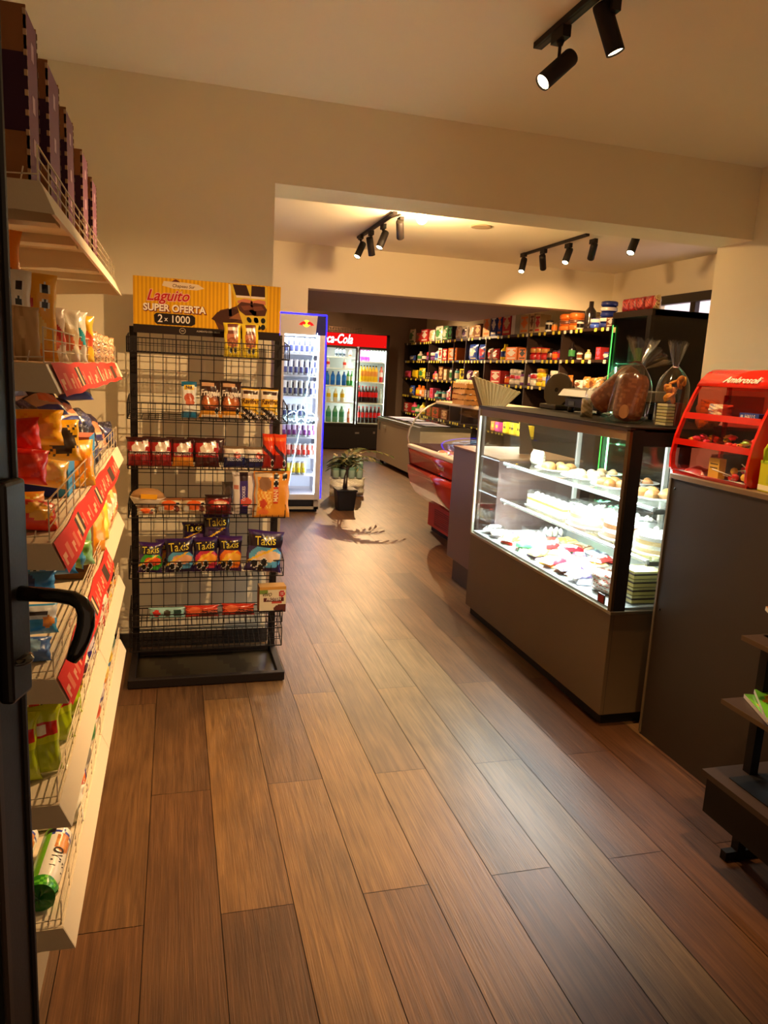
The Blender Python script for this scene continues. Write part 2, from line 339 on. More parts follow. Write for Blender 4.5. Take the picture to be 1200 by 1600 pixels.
# bare globe lamp
gp = Vector((1.85, 5.83, 2.64)); t = thing('globe_lamp', 'round glowing bulb on the far ceiling beside the left track', 'lamp', (gp.x, gp.y, H1))
mb = MB(); mb.lathe([(.03, -.03), (.045, -.012), (.045, 0)], (230, 220, 200), 'plastic', 20); mb.build('base', t)
mb = MB(); mb.lathe([(.0001, -.112)]+[(.045*math.sin(a_*PI/8), -.067-.045*math.cos(a_*PI/8)) for a_ in range(1, 8)]+[(.02, -.03)], (255, 216, 150), 'glow12', 20); mb.build('bulb', t)
lamp('globe_light', 'POINT', gp+Vector((0, 0, -.14)), 30, (1, .66, .32), size=.05)
mb = MB(); mb.lathe([(.075, -.006), (.09, -.008), (.09, 0)], (190, 160, 120), 'plastic', 24); mb.lathe([(.0001, -.004), (.074, -.004)], (120, 96, 70), 'plastic', 24)
o = mb.build('ceiling_fixture'); o.location = (2.5, 6.2, H1); tag(o, 'unlit round ring fixture flush in the far ceiling between the tracks', 'ceiling light')

# added ceiling spots to brighten the back room, unseen above the soffit
t = track('track_light', 'added black track with spots, unseen above the far soffit, brightening the back room', (3.0, 12.6), (3.0, 11.4))
heads(t, [((3.0, 12.4, 2.58), (1.2, .2, -1.2), True, 90, 95), ((3.0, 12.0, 2.58), (.7, -2.6, -1.8), True, 170, 110), ((3.0, 11.7, 2.58), (-.5, 1.3, -1.3), True, 80, 110)])
# ------------------------------------------------------------------ product builders
def layers_paint(layers, base):
    """layers in u (0..1 left to right), v (0..1 bottom to top)"""
    def p(u, v):
        c_ = base
        for L_ in layers:
            k = L_[0]
            if k == 'r':
                if L_[1] <= u <= L_[3] and L_[2] <= v <= L_[4]: c_ = L_[5]
            elif k == 'e':
                if ((u-L_[1])/L_[3])**2+((v-L_[2])/L_[4])**2 <= 1: c_ = L_[5]
            elif k == 'd':      # diagonal band
                if L_[1] <= v+L_[3]*(u-.5) <= L_[2]: c_ = L_[4]
            elif k == 's':      # speckle
                if L_[1] <= u <= L_[3] and L_[2] <= v <= L_[4] and (math.sin(u*91.7+v*47.3+L_[6])*math.sin(v*77.1-u*33.3+L_[6]*2)) > L_[7]: c_ = L_[5]
        return c_
    return p
def seals(v_lo, v_hi, col): return [('r', 0, v_hi, 1, 1, col), ('r', 0, 0, 1, v_lo, col)]
OCT = (24, 22, 22)
def warn(cx, cy, r=.085, asp=1.0): return [('e', cx, cy, r, r*asp, (238, 236, 226)), ('e', cx, cy, r*.82, r*.82*asp, OCT)]
def bag_parts(w, h, t, base, layers, texts=(), seed=0, back=None, nu=22, nv=30, mat='film', pin=.25):
    """a filled pillow pouch standing on its lower seal; front faces -Y"""
    rs = random.Random(seed); ph = [rs.uniform(0, 6.28) for _ in range(6)]; sw = rs.uniform(-.03, .03)
    def prof(u, v):
        e = (1-abs(2*u-1)**2.6); g = (1-abs(2*v-1)**3.2)
        return max(0., e)**.55*max(0., g)**.6
    def fr(u, v):
        b_ = prof(u, v); wr = (math.sin(7*u+ph[0]+5*v)*.06+math.sin(13*v+ph[1]-4*u)*.05+math.sin(21*u+9*v+ph[2])*.03)
        sq = 1-pin*.35*(1-abs(2*v-1)**4)*abs(2*u-1)
        edge = .012*w*math.sin(17*v+ph[3])
        return (w*(u-.5)*sq+sw*w*(v-.5)+edge*(2*u-1), -t/2*b_*(1+wr*1.6)-.0006, h*v+.006*h*math.sin(6*u+ph[4])*(v > .5))
    def bk(u, v):
        p = fr(u, v); return (p[0], -p[1]*.9, p[2])
    mb = MB(); pt = layers_paint(layers, base)
    mb.sheet(fr, nu, nv, pt, mat); mb.sheet(bk, 10, 12, back or base, mat, flip=True)
    for tx in texts:
        body, size, cx, cy, col = tx[:5]; sh = tx[5] if len(tx) > 5 else 0.; bo = tx[6] if len(tx) > 6 else .02; ro = tx[7] if len(tx) > 7 else 0.
        def fn(x, y, cx=cx, cy=cy):
            u = min(.98, max(.02, cx+x/w)); v = min(.99, max(.01, cy+y/h)); p = fr(u, v); return (p[0], p[1]-.0018, p[2])
        mb.text(body, size, col, fn, 'paper', sh, bo, ro)
    return mb
def bag(*a, **k): return lambda name: bag_parts(*a, **k).build(name)
def carton_mb(w, d, h, base, front=(), side=None, top=None, texts=(), nu=16, nv=16, open_top=False, mat='paper'):
    mb = MB(); pf = layers_paint(list(front), base)
    mb.sheet(lambda u, v: (w*(u-.5), -d/2, h*v), nu, nv, pf, mat, smooth=False)
    mb.box((-w/2, -d/2+.0004, 0), (w/2, d/2, h), side or base, mat)
    if top: mb.add([(-w/2, -d/2, h+.0004), (w/2, -d/2, h+.0004), (w/2, d/2, h+.0004), (-w/2, d/2, h+.0004)], [(0, 1, 2, 3)], top, mat)
    for tx in texts:
        body, size, cx, cy, col = tx[:5]; sh = tx[5] if len(tx) > 5 else 0.
        mb.text(body, size, col, lambda x, y, cx=cx, cy=cy: (w*(cx-.5)+x, -d/2-.0012, h*cy+y), 'paper', sh, .015)
    return mb
def carton(*a, **k): return lambda name: carton_mb(*a, **k).build(name)

# ------------------------------------------------------------------ wire display rack with yellow header board
RX0, RX1 = -.185, .475
rack = thing('display_rack', 'tall black wire grid rack with yellow header board in front of the wall', 'display rack', (.145, 3.5, 0))
def R_(x, y, z): return (x-.145, y-3.5, z)
IR = (30, 20, 15)
for x in (RX0, RX1):
    mb = MB(); mb.box(R_(x-.016, 3.635, .02), R_(x+.016, 3.667, 1.60), IR, 'matteblack'); mb.build('post', rack)
mb = MB()
for i in range(1, 11):
    x = RX0+.016+i*(RX1-RX0-.032)/11; mb.wire(R_(x, 3.632, .08), R_(x, 3.632, 1.60), .0025, IR, 'matteblack')
for i in range(26):
    z = .10+i*.0595; mb.wire(R_(RX0, 3.629, z), R_(RX1, 3.629, z), .0022, IR, 'matteblack')
mb.build('grid_panel', rack)
mb = MB()
mb.box(R_(-.205, 3.285, .004), R_(.495, 3.315, .044), IR, 'matteblack'); mb.box(R_(-.205, 3.635, .004), R_(.495, 3.665, .044), IR, 'matteblack')
for x in (-.19, .48): mb.box(R_(x-.015, 3.315, .004), R_(x+.015, 3.635, .040), IR, 'matteblack')
mb.build('base_frame', rack, bevel=.002)
mb = MB(); mb.sheet(lambda u, v: R_(-.175+.64*u, 3.315+.32*v, .022), 24, 12, lambda u, v: (96, 88, 70) if math.sin(u*13+v*3) > -.5 else (74, 64, 50), 'metal', smooth=False); mb.build('floor_tray', rack)
def basket(zf, hf, zb, n, y0=3.45, side=.0):
    mb = MB(); xa, xb = -.203, .50; r = .0030
    def W(p, q, rr=.0018): mb.wire(R_(*p), R_(*q), rr, IR, 'matteblack')
    for (z, y) in ((zf, y0), (zf+hf, y0), (zf+hf*.5, y0)): W((xa, y, z), (xb, y, z), r if z != zf+hf*.5 else .0013)
    W((xa, 3.62, zb), (xb, 3.62, zb), r)
    for x in (xa, xb):
        W((x, y0, zf), (x, y0, zf+hf), r); W((x, y0, zf), (x, 3.62, zb), r); W((x, y0, zf+hf), (x, 3.615, zb+hf*1.25), r); W((x, 3.62, zb), (x, 3.615, zb+hf*1.25), r)
        for k in (.33, .66): W((x, y0+.17*k, zf+(zb-zf)*k), (x, y0+.17*k, zf+hf+(zb-zf+hf*.25)*k))
    for i in range(1, n):
        x = xa+(xb-xa)*i/n; W((x, y0, zf), (x, y0, zf+hf), .0017); W((x, y0, zf), (x, 3.62, zb), .0016)
    for k in (.33, .66): W((xa, y0+.17*k, zf+(zb-zf)*k), (xb, y0+.17*k, zf+(zb-zf)*k))
    for x in (xa+.02, xb-.02): mb.tube([R_(x, 3.618, zb+hf*1.2), R_(x, 3.61, zb+hf*1.2+.02), R_(x, 3.628, zb+hf*1.2+.03)], .0025, IR, 'matteblack', 5)
    return mb.build('wire_basket', rack)
BK = [(1.484, .062, 1.49, 44), (1.196, .07, 1.21, 24), (.975, .075, .99, 24), (.752, .062, .765, 24), (.468, .075, .49, 24), (.235, .055, .27, 28), (.115, .09, .155, 28)]
for b_ in BK: basket(*b_)
# header board
HB = MB(); hy0 = 3.604; hxa, hxb, hza, hzb = -.182, .474, 1.572, 1.818
yel = (236, 178, 14); yel2 = (214, 152, 8)
def hp(u, v):
    if v < .165: return (40, 26, 18)
    x = u; c_ = yel if int(u*76) % 2 else yel2
    return c_
HB.box((hxa-.145, hy0-3.5+.001, hza), (hxb-.145, hy0-3.5+.006, hzb), (120, 90, 50), 'paper')
HB.sheet(lambda u, v: (hxa-.145+(hxb-hxa)*u, hy0-3.5, hza+(hzb-hza)*v), 76, 6, lambda u, v: yel if int(u*76) % 2 else yel2, 'paper', smooth=False)
def flat(pts, col, dy=.0008): HB.add([(hxa-.145+(hxb-hxa)*u, hy0-3.5-dy, hza+(hzb-hza)*v) for u, v in pts], [tuple(range(len(pts)))], col, 'paper')
flat([(0, 0), (1, 0), (1, .15), (0, .15)], (38, 24, 17))
def ell(cu, cv, ru, rv, n=20, a0=0): return [(cu+ru*math.cos(a_*2*PI/n+a0), cv+rv*math.sin(a_*2*PI/n+a0)) for a_ in range(n)]
flat([(.53, .36), (.58, .50), (.66, .56), (.70, .60), (.66, .96), (.80, .90), (.86, .52), (.80, .15), (.57, .15)], (92, 48, 24), .001)
flat([(.52, .33), (.56, .46), (.66, .55), (.74, .50), (.70, .33), (.60, .22)], (70, 34, 18), .0012)
flat([(.64, .36), (.72, .50), (.78, .44), (.78, .34)], (150, 92, 52), .0014)
flat([(.635, .98), (.65, .98), (.66, .40), (.64, .40)], (240, 226, 190), .0012)
for (ou, sk) in ((.645, .11), (.775, 0.)):
    q = lambda u, v: (ou+.13*u+sk*(1-v)*.9, .22+.76*v)
    flat([q(0, 0), q(1, 0), q(1, 1), q(0, 1)], (226, 190, 52), .0018+.0006*(sk == 0))
    flat([q(.12, .72), q(.88, .72), q(.86, 1), q(.14, 1)], (58, 30, 22), .0028); flat([q(.12, .70), q(.88, .70), q(.88, .75), q(.12, .75)], (236, 214, 190), .003)
    flat([q(.1, .62), q(.5, .68), q(.9, .66), q(.92, .56), q(.1, .56)], (206, 122, 92), .003)
    flat([q(.0, .5), q(.3, .6), q(.8, .58), q(1.0, .45), q(.9, .3), q(.3, .28), q(.05, .38)], (84, 42, 28), .0032); flat([q(.2, .5), q(.7, .53), q(.85, .44), q(.3, .4)], (122, 66, 44), .0034)
    for (a_, b2) in ((.42, .18), (.8, .18), (.8, .02)): flat([q(a_+.13*math.cos(k), b2+.07*math.sin(k)) for k in [i*PI/4 for i in range(8)]], OCT, .0034)
flat([(.19, .86), (.20, .94), (.34, .94), (.43, .92), (.47, .86), (.42, .82), (.26, .82)], (232, 208, 170), .001)
flat([(.25, .94), (.28, .99), (.31, .94)], (112, 44, 26), .0013)
def ht(body, size, cu, cv, col, sh=0., bo=.02, ro=0., dy=.0015): HB.text(body, size, col, lambda x, y: (hxa-.145+(hxb-hxa)*cu+x, hy0-3.5-dy, hza+(hzb-hza)*cv+y), 'paper', sh, bo, ro, xs=.95)
ht('Chapeau Sur', .020, .33, .87, (104, 52, 30), .2, .01)
ht('Laguito', .066, .225, .68, (244, 196, 176), .35, .05, .03, .0013); ht('Laguito', .066, .225, .68, (196, 26, 20), .35, .015, .03, .002)
ht('SUPER OFERTA', .0425, .275, .455, (120, 26, 14), 0, .09, -.0, .0013); ht('SUPER OFERTA', .0425, .272, .462, (250, 236, 214), 0, .035, 0, .002)
HB.add([(hxa-.145+(hxb-hxa)*u, hy0-3.5-.0012, hza+(hzb-hza)*v) for u, v in [(.14, .21), (.155, .17), (.385, .17), (.41, .21), (.41, .33), (.39, .37), (.15, .37), (.135, .33)]], [tuple(range(8))], (36, 24, 18), 'paper')
ht('2', .048, .175, .27, (246, 236, 220), .05, .012); ht('x', .03, .215, .27, (246, 236, 220), 0, .01); ht('1000', .046, .31, .27, (246, 236, 220), .0, .01)
HB.tube([R_(hxa+(hxb-hxa)*u, hy0-.001, hza+(hzb-hza)*v) for u, v in ell(.325, .075, .02, .05)], .0012, (214, 196, 170), 'paper', 4, closed=True)
ht('ALIMENTO CON SELLO', .0105, .50, .085, (214, 196, 170), 0, .01); ht('NO', .009, .325, .075, (214, 196, 170))
tag(HB.build('header_board', rack), 'yellow striped board reading Laguito Super Oferta 2x1000')

# products on the rack: (x0, x1, ytop, ybottom) in the photo at depth Y
def rb(key, fn, name, label, cat, box, yd=3.50, lean=.10, yaw=0., roll=0., group=None, zs=None):
    x0, y0, x1, y1 = box; bl = px(x0, y1, Y=yd); br = px(x1, y1, Y=yd); z = zs if zs is not None else (bl.z+br.z)/2
    w_ = br.x-bl.x; h_ = px((x0+x1)/2, y0, Y=yd).z-z
    return place(key, fn(w_, h_), name, label, cat, ((bl.x+br.x)/2, yd, z), (-lean, roll, yaw), group)
Y0 = (240, 214, 40); DK = (50, 28, 20)
def laguito(w, h):
    return bag(w, h, .022, (236, 206, 44), [('r', .22, .62, .8, .95, (120, 56, 38)), ('r', .24, .78, .76, .86, (240, 210, 180)), ('r', .2, .48, .82, .66, (200, 120, 84)), ('e', .5, .42, .34, .14, (150, 78, 46)), ('s', .2, .3, .8, .5, (206, 130, 80), 2, .2)]+warn(.42, .18)+warn(.66, .18), seed=3)
rb('lag', laguito, 'wafer_pack', 'left of two yellow chocolate wafer packs in the top basket under the header', 'wafer pack', (349, 504, 377, 556), 3.50, group=None, zs=1.487)
rb('lag', laguito, 'wafer_pack', 'right of two yellow chocolate wafer packs in the top basket under the header', 'wafer pack', (377, 504, 405, 557), 3.50, zs=1.487, yaw=.1)
Z2 = 1.205
def f2(w, h): return bag(w, h, .03, (236, 236, 226), [('r', 0, .86, 1, 1, (30, 110, 150)), ('r', 0, 0, 1, .18, (30, 110, 150)), ('r', .2, .76, .8, .9, (240, 196, 30)), ('e', .5, .55, .34, .12, (190, 84, 50)), ('e', .55, .42, .3, .09, (206, 104, 64))], [('Nut', .022, .5, .83, (40, 30, 90))], seed=5)
rb('b2a', f2, 'biscuit_pack', 'slim white biscuit pack with blue ends, leftmost in the second basket', 'biscuit pack', (283, 596, 308, 655), 3.50, zs=Z2)
def f3(w, h): return bag(w, h, .05, (58, 30, 18), [('r', .08, .84, .7, .92, (206, 160, 120)), ('e', .5, .42, .4, .2, (150, 76, 40)), ('e', .5, .42, .3, .12, (196, 110, 54)), ('r', 0, 0, 1, .2, (234, 160, 34)), ('r', .1, .02, .9, .1, (246, 224, 190))]+warn(.82, .2, .1)+seals(.03, .95, (40, 22, 16)), [('Frugele', .038, .5, .66, (246, 236, 220), .2, .03)], seed=6)
rb('b2b', f3, 'biscuit_bag', 'larger dark brown and orange biscuit bag in the second basket', 'biscuit bag', (311, 594, 345, 656), 3.49, zs=Z2)
rb('b2b', f3, 'biscuit_bag', 'shorter dark brown and orange biscuit bag beside the pair of yellow ones', 'biscuit bag', (346, 602, 375, 657), 3.49, zs=Z2)
def f4(w, h): return bag(w, h, .04, (238, 190, 40), [('r', 0, .62, 1, .9, (240, 226, 206)), ('r', .1, .78, .9, .86, (60, 36, 24)), ('d', .1, .26, .3, (40, 26, 20)), ('r', 0, .0, 1, .16, (36, 26, 22)), ('s', 0, .02, 1, .3, (246, 236, 220), 1, .35)]+seals(.02, .95, (50, 34, 26)), [('Ravifrut', .032, .5, .55, (96, 54, 20), .2, .03)], seed=8)
rb('b2c', f4, 'biscuit_bag', 'yellow and white biscuit bag left of its twin in the second basket', 'biscuit bag', (376, 604, 405, 659), 3.49, zs=Z2)
rb('b2c', f4, 'biscuit_bag', 'yellow and white biscuit bag at the right end of the second basket', 'biscuit bag', (405, 606, 436, 661), 3.49, zs=Z2, yaw=.08)
Z3 = .985
def f5(col2):
    def f(w, h): return bag(w, h, .05, (176, 30, 26), [('r', 0, .84, 1, 1, (58, 14, 12)), ('e', .5, .62, .28, .16, (236, 220, 200)), ('r', .38, .62, .62, .82, (222, 196, 168)), ('r', .66, .66, .9, .86, (224, 214, 200)), ('r', 0, 0, 1, .34, col2)], [('BROWNIE', .022, .5, .45, (250, 240, 230), .0, .03)], seed=11)
    return f
for i, (bx, c2, lb) in enumerate([((197, 683, 237, 733), (140, 20, 20), 'red brownie bag with white emblem at the left end of the third basket'), ((235, 684, 269, 733), (140, 20, 22), 'red brownie bag with white emblem, second from the left in the third basket'),
                                  ((268, 686, 303, 734), (220, 140, 36), 'red brownie bag with yellow lower half in the third basket'), ((303, 685, 343, 734), (72, 20, 18), 'red brownie bag with dark brown lower half in the third basket')]):
    rb('b3%d' % i, f5(c2), 'brownie_bag', lb, 'snack bag', bx, 3.48, zs=Z3, lean=.12)
for i, bx in enumerate([(222, 682, 252, 708), (258, 683, 290, 708), (290, 682, 322, 708), (322, 682, 353, 708)]):
    rb('b3d', lambda w, h: bag(w, h, .03, (62, 24, 18), [('r', .2, .3, .8, .6, (96, 34, 24))], seed=12), 'brownie_bag', ORD[i]+' from the left of the dark bags behind the red brownie bags, third basket', 'snack bag', bx, 3.56, zs=1.0)
def f6(w, h): return bag(w, h, .045, (238, 230, 216), [('r', 0, .0, 1, .48, (26, 34, 92)), ('e', .6, .58, .16, .14, (206, 70, 50)), ('r', .0, .86, 1, 1, (120, 96, 70))], [('BIZCOCHO', .017, .5, .36, (230, 230, 240), 0, .02)], seed=13)
rb('b3e', f6, 'snack_bag', 'white and navy cake bag right of the red bags, third basket', 'snack bag', (348, 697, 385, 735), 3.48, zs=Z3)
rb('b3e', f6, 'snack_bag', 'white and navy cake bag beside the orange bags, third basket', 'snack bag', (381, 696, 418, 736), 3.47, zs=Z3, yaw=.1)
def f7(w, h): return bag(w, h, .05, (226, 60, 20), [('r', 0, .0, 1, .4, (140, 26, 20)), ('d', .36, .5, .4, (60, 30, 50)), ('r', .1, .8, .9, .9, (240, 110, 40))]+warn(.75, .15, .12), seed=14)
rb('b3f', f7, 'snack_bag', 'glossy orange-red bag on the left of two at the right end of the third basket', 'snack bag', (409, 678, 430, 737), 3.46, zs=Z3)
rb('b3f', f7, 'snack_bag', 'glossy orange-red bag overhanging the right end of the third basket', 'snack bag', (428, 680, 447, 738), 3.45, zs=Z3, yaw=.1)
Z4 = .762
def tray_pack(name):
    mb = MB(); n = 20
    mb.lathe([(.050, 0), (.060, .012), (.078, .040), (.080, .046)], (228, 214, 190), 'plastic', 12, sy=.75)
    mb.lathe([(.080, .046), (.066, .060), (.040, .072), (.0001, .076)], lambda u: (222, 190, 130) , 'film', 12, sy=.75) if False else None
    mb.lathe([(.076, .046), (.066, .066), (.045, .080), (.0001, .086)], (190, 140, 84), 'food', 12, sy=.75)
    mb.box((-.035, -.062, .045), (.035, -.055, .066), (236, 168, 24), 'paper'); return mb.build(name)
p = px(230, 800, Y=3.47); place('tray', tray_pack, 'pastry_tray', 'white foam tray with yellow sticker at the left of the fourth basket', 'pastry tray', (p.x, 3.50, Z4+.033), (0, .06, .1))
def f8(w, h): return bag(w, h, .07, (220, 200, 160), [('e', .5, .5, .3, .3, (230, 100, 36)), ('r', 0, .8, 1, 1, (150, 90, 50)), ('e', .2, .3, .12, .2, (240, 236, 226)), ('e', .8, .3, .12, .2, (120, 60, 40))]+warn(.85, .6, .1), seed=16)
rb('b4b', f8, 'cake_pack', 'clear cake pack with orange label right of the foam tray, fourth basket', 'cake pack', (243, 778, 285, 808), 3.48, zs=Z4, lean=.3)
rb('b4b', f8, 'cake_pack', 'clear cake pack with orange label left of the dark red pouch, fourth basket', 'cake pack', (283, 779, 323, 809), 3.48, zs=Z4, lean=.3)
rb('b4a', f8, 'cake_pack', 'small clear cake pack below the foam tray, left end of fourth basket', 'cake pack', (213, 792, 243, 808), 3.46, zs=Z4, lean=.2)
def f9(w, h): return bag(w, h, .06, (96, 16, 18), [('e', .5, .58, .4, .18, (200, 50, 30)), ('e', .55, .6, .25, .1, (236, 190, 150)), ('r', 0, .85, 1, 1, (40, 12, 14))], seed=17)
rb('b4c', f9, 'snack_pouch', 'dark red pouch in the middle of the fourth basket', 'snack bag', (319, 773, 363, 809), 3.48, zs=Z4)
rb('b4d', lambda w, h: bag(w, h, .03, (110, 96, 84), [('e', .5, .6, .3, .2, (136, 120, 106))], seed=18), 'snack_bag', 'crumpled grey bag behind the dark red pouch, fourth basket', 'snack bag', (346, 753, 366, 800), 3.57, zs=.80)
def f10(w, h): return bag(w, h, .04, (228, 220, 214), [('r', .32, 0, .66, 1, (60, 40, 120)), ('r', .3, .8, .7, 1, (50, 26, 30)), ('e', .6, .3, .25, .1, (222, 96, 80)), ('r', .05, .6, .28, .7, (206, 130, 110)), ('r', .3, .0, .7, .14, (30, 22, 90))], [('COOKIES', .02, .5, .5, (226, 216, 240), 0, .02, PI/2)], seed=19)
rb('b4e', f10, 'biscuit_pack', 'tall white and purple pack standing in the fourth basket', 'biscuit pack', (362, 738, 398, 809), 3.49, zs=Z4, lean=.06)
def f11(w, h): return bag(w, h, .05, (232, 152, 48), [('r', .02, .04, .1, .96, (210, 190, 160)), ('r', .1, .86, .5, .96, (220, 196, 160)), ('e', .3, .72, .18, .15, (150, 108, 74)), ('s', .1, .2, .5, .58, (246, 206, 110), 5, .0), ('r', .52, .3, .68, .66, (214, 70, 34)), ('e', .26, .3, .1, .09, (210, 70, 40)), ('e', .28, .12, .14, .07, (236, 120, 60))]+warn(.6, .88, .08)+warn(.83, .88, .08)+warn(.6, .74, .08), [('MANI', .03, .6, .48, (250, 226, 180), 0, .02, PI/2)], seed=20, nu=30)
rb('b4f', f11, 'snack_bag', 'big orange snack bag with round black seals at the right end of the fourth basket', 'snack bag', (394, 736, 453, 812), 3.46, zs=Z4-.01, lean=.08)
Z5 = .485
def takis(c1, c2, c3, seed):
    def f(w, h):
        lay = [('e', .55, .36, .48, .30, c2), ('e', .62, .40, .36, .14, c3), ('e', .4, .26, .22, .1, c3), ('d', .44, .50, -.5, (250, 200, 40)), ('r', 0, 0, 1, .1, c1), ('r', 0, .62, 1, .9, (34, 18, 34))]
        lay += warn(.24, .2, .11)+warn(.5, .24, .11)+warn(.42, .1, .1)+seals(.02, .95, (56, 24, 96))
        return bag(w, h, .055, c1, lay, [('Takis', min(w*.42, .06), .48, .76, (240, 220, 70), .1, .0, .10)], seed=seed, nu=28, nv=36)
    return f
def f12(w, h): return takis((70, 26, 100), (70, 30, 90), (120, 80, 130), 21)(w, h)
rb('t6', takis((50, 24, 90), (44, 24, 66), (96, 60, 120), 26), 'chip_bag', 'small purple tortilla chip bag peeking out between two others above the fifth basket', 'chip bag', (284, 817, 322, 860), 3.58, zs=.60)
rb('t7', takis((52, 24, 86), (60, 30, 90), (60, 36, 80), 27), 'chip_bag', 'tall purple tortilla chip bag standing behind the front row of the fifth basket', 'chip bag', (316, 803, 360, 870), 3.56, zs=.58)
rb('t5', takis((66, 30, 100), (214, 110, 50), (240, 180, 70), 25), 'chip_bag', 'half hidden purple chip bag behind the green one, fifth basket', 'chip bag', (243, 843, 275, 898), 3.55, zs=.50)
rb('t1', takis((70, 26, 100), (60, 170, 50), (240, 90, 40), 21), 'chip_bag', 'green and purple tortilla chip bag at the left of the fifth basket', 'chip bag', (215, 848, 254, 905), 3.49, zs=Z5, roll=.04)
rb('t2', takis((40, 26, 74), (90, 170, 214), (236, 170, 120), 22), 'chip_bag', 'light blue and navy tortilla chip bag second from the left, fifth basket', 'chip bag', (258, 842, 304, 903), 3.49, zs=Z5, roll=-.03)
rb('t3', takis((58, 26, 90), (214, 50, 80), (250, 160, 40), 23), 'chip_bag', 'purple and magenta tortilla chip bag in the middle of the fifth basket', 'chip bag', (301, 840, 341, 900), 3.49, zs=Z5)
rb('t4', takis((76, 26, 90), (240, 120, 30), (250, 180, 60), 24), 'chip_bag', 'purple and bright orange tortilla chip bag in the fifth basket', 'chip bag', (338, 838, 377, 899), 3.49, zs=Z5, roll=.04)
rb('t8', takis((60, 40, 96), (96, 176, 220), (236, 200, 160), 28), 'chip_bag', 'big light blue tortilla chip bag leaning at the right end of the fifth basket', 'chip bag', (380, 830, 438, 899), 3.47, zs=Z5, roll=.10)
def f13(w, h): return bag(w, .05, .03, (160, 206, 196), [('e', .2, .5, .1, .34, (220, 60, 50)), ('e', .5, .5, .1, .3, (70, 60, 40)), ('r', .7, .2, .9, .8, (40, 70, 60))], seed=30)
rb('b6a', f13, 'snack_bar', 'pale green snack bar lying at the left of the sixth basket', 'snack bar', (232, 961, 290, 976), 3.49, zs=.262)
def f14(w, h): return bag(w, .055, .03, (206, 54, 30), [('r', .4, .1, 1, .6, (90, 40, 36)), ('e', .3, .6, .2, .3, (236, 110, 60)), ('s', 0, .3, 1, .8, (240, 120, 70), 3, .3)], seed=31)
rb('b6b', f14, 'snack_bar', 'red snack bar in the middle of the sixth basket', 'snack bar', (288, 958, 342, 976), 3.49, zs=.262)
rb('b6b', f14, 'snack_bar', 'red snack bar lying left of the protein bar box, sixth basket', 'snack bar', (341, 951, 402, 975), 3.49, zs=.265, roll=.03)
def vivo(name):
    mb = carton_mb(.128, .07, .128, (222, 206, 170), [('r', 0, .88, 1, 1, (206, 148, 66)), ('r', 0, .74, .3, .88, (120, 140, 60)), ('r', .15, .44, .92, .58, (90, 34, 26)), ('r', .45, .36, .85, .41, (190, 70, 50)), ('e', .84, .15, .3, .16, (96, 44, 32)), ('r', .0, .0, 1, .05, (60, 34, 28)), ('e', .84, .72, .12, .13, (190, 60, 54))], (150, 96, 54), (200, 150, 80),
                   [('VIVO', .025, .27, .70, (70, 60, 40), .25), ('PROTEIN', .021, .53, .51, (240, 226, 200), .2), ('12', .018, .84, .73, (240, 226, 210))], nu=26, nv=26)
    return mb.build(name)
p = px(426, 963, Y=3.43); place('vivo', vivo, 'protein_bar_box', 'cream protein bar box at the right end of the sixth basket', 'bar box', (p.x, 3.49, .282), (0, 0, .05))
# ------------------------------------------------------------------ white wall shelving on the left
GX0, GX1, GY0, GY1 = -.60, -.215, 1.41, 3.03
TZ = [1.731, 1.435, 1.118, .86, .603, .334]
WH = (226, 208, 176)
gon = thing('shop_shelving', 'long white metal wall shelving with six shelves of snacks along the left wall', 'shelving', (-.40, 2.2, 0))
def G_(x, y, z): return (x+.40, y-2.2, z)
mb = MB(); mb.box(G_(-.608, GY0+.01, .0), G_(-.590, GY1-.01, 1.80), WH, 'paint')
for i in range(1, 12): mb.box(G_(-.589, GY0+.02, i*.15), G_(-.5875, GY1-.02, i*.15+.004), (150, 136, 112), 'paint')
mb.build('back_panel', gon)
for y in (GY0+.012, 2.22, GY1-.012):
    mb = MB(); mb.box(G_(-.608, y-.012, 0), G_(-.572, y+.012, 1.86), (206, 188, 158), 'paint')
    for k in range(40): mb.box(G_(-.5721, y-.003, .1+k*.043), G_(-.5715, y+.003, .122+k*.043), (40, 34, 28), 'paint')
    mb.build('upright', gon)
mb = MB(); mb.box(G_(-.60, GY0+.02, 0), G_(-.30, GY1-.02, .24), (150, 132, 104), 'paint'); mb.build('base_plinth', gon)
RED = (222, 40, 24)
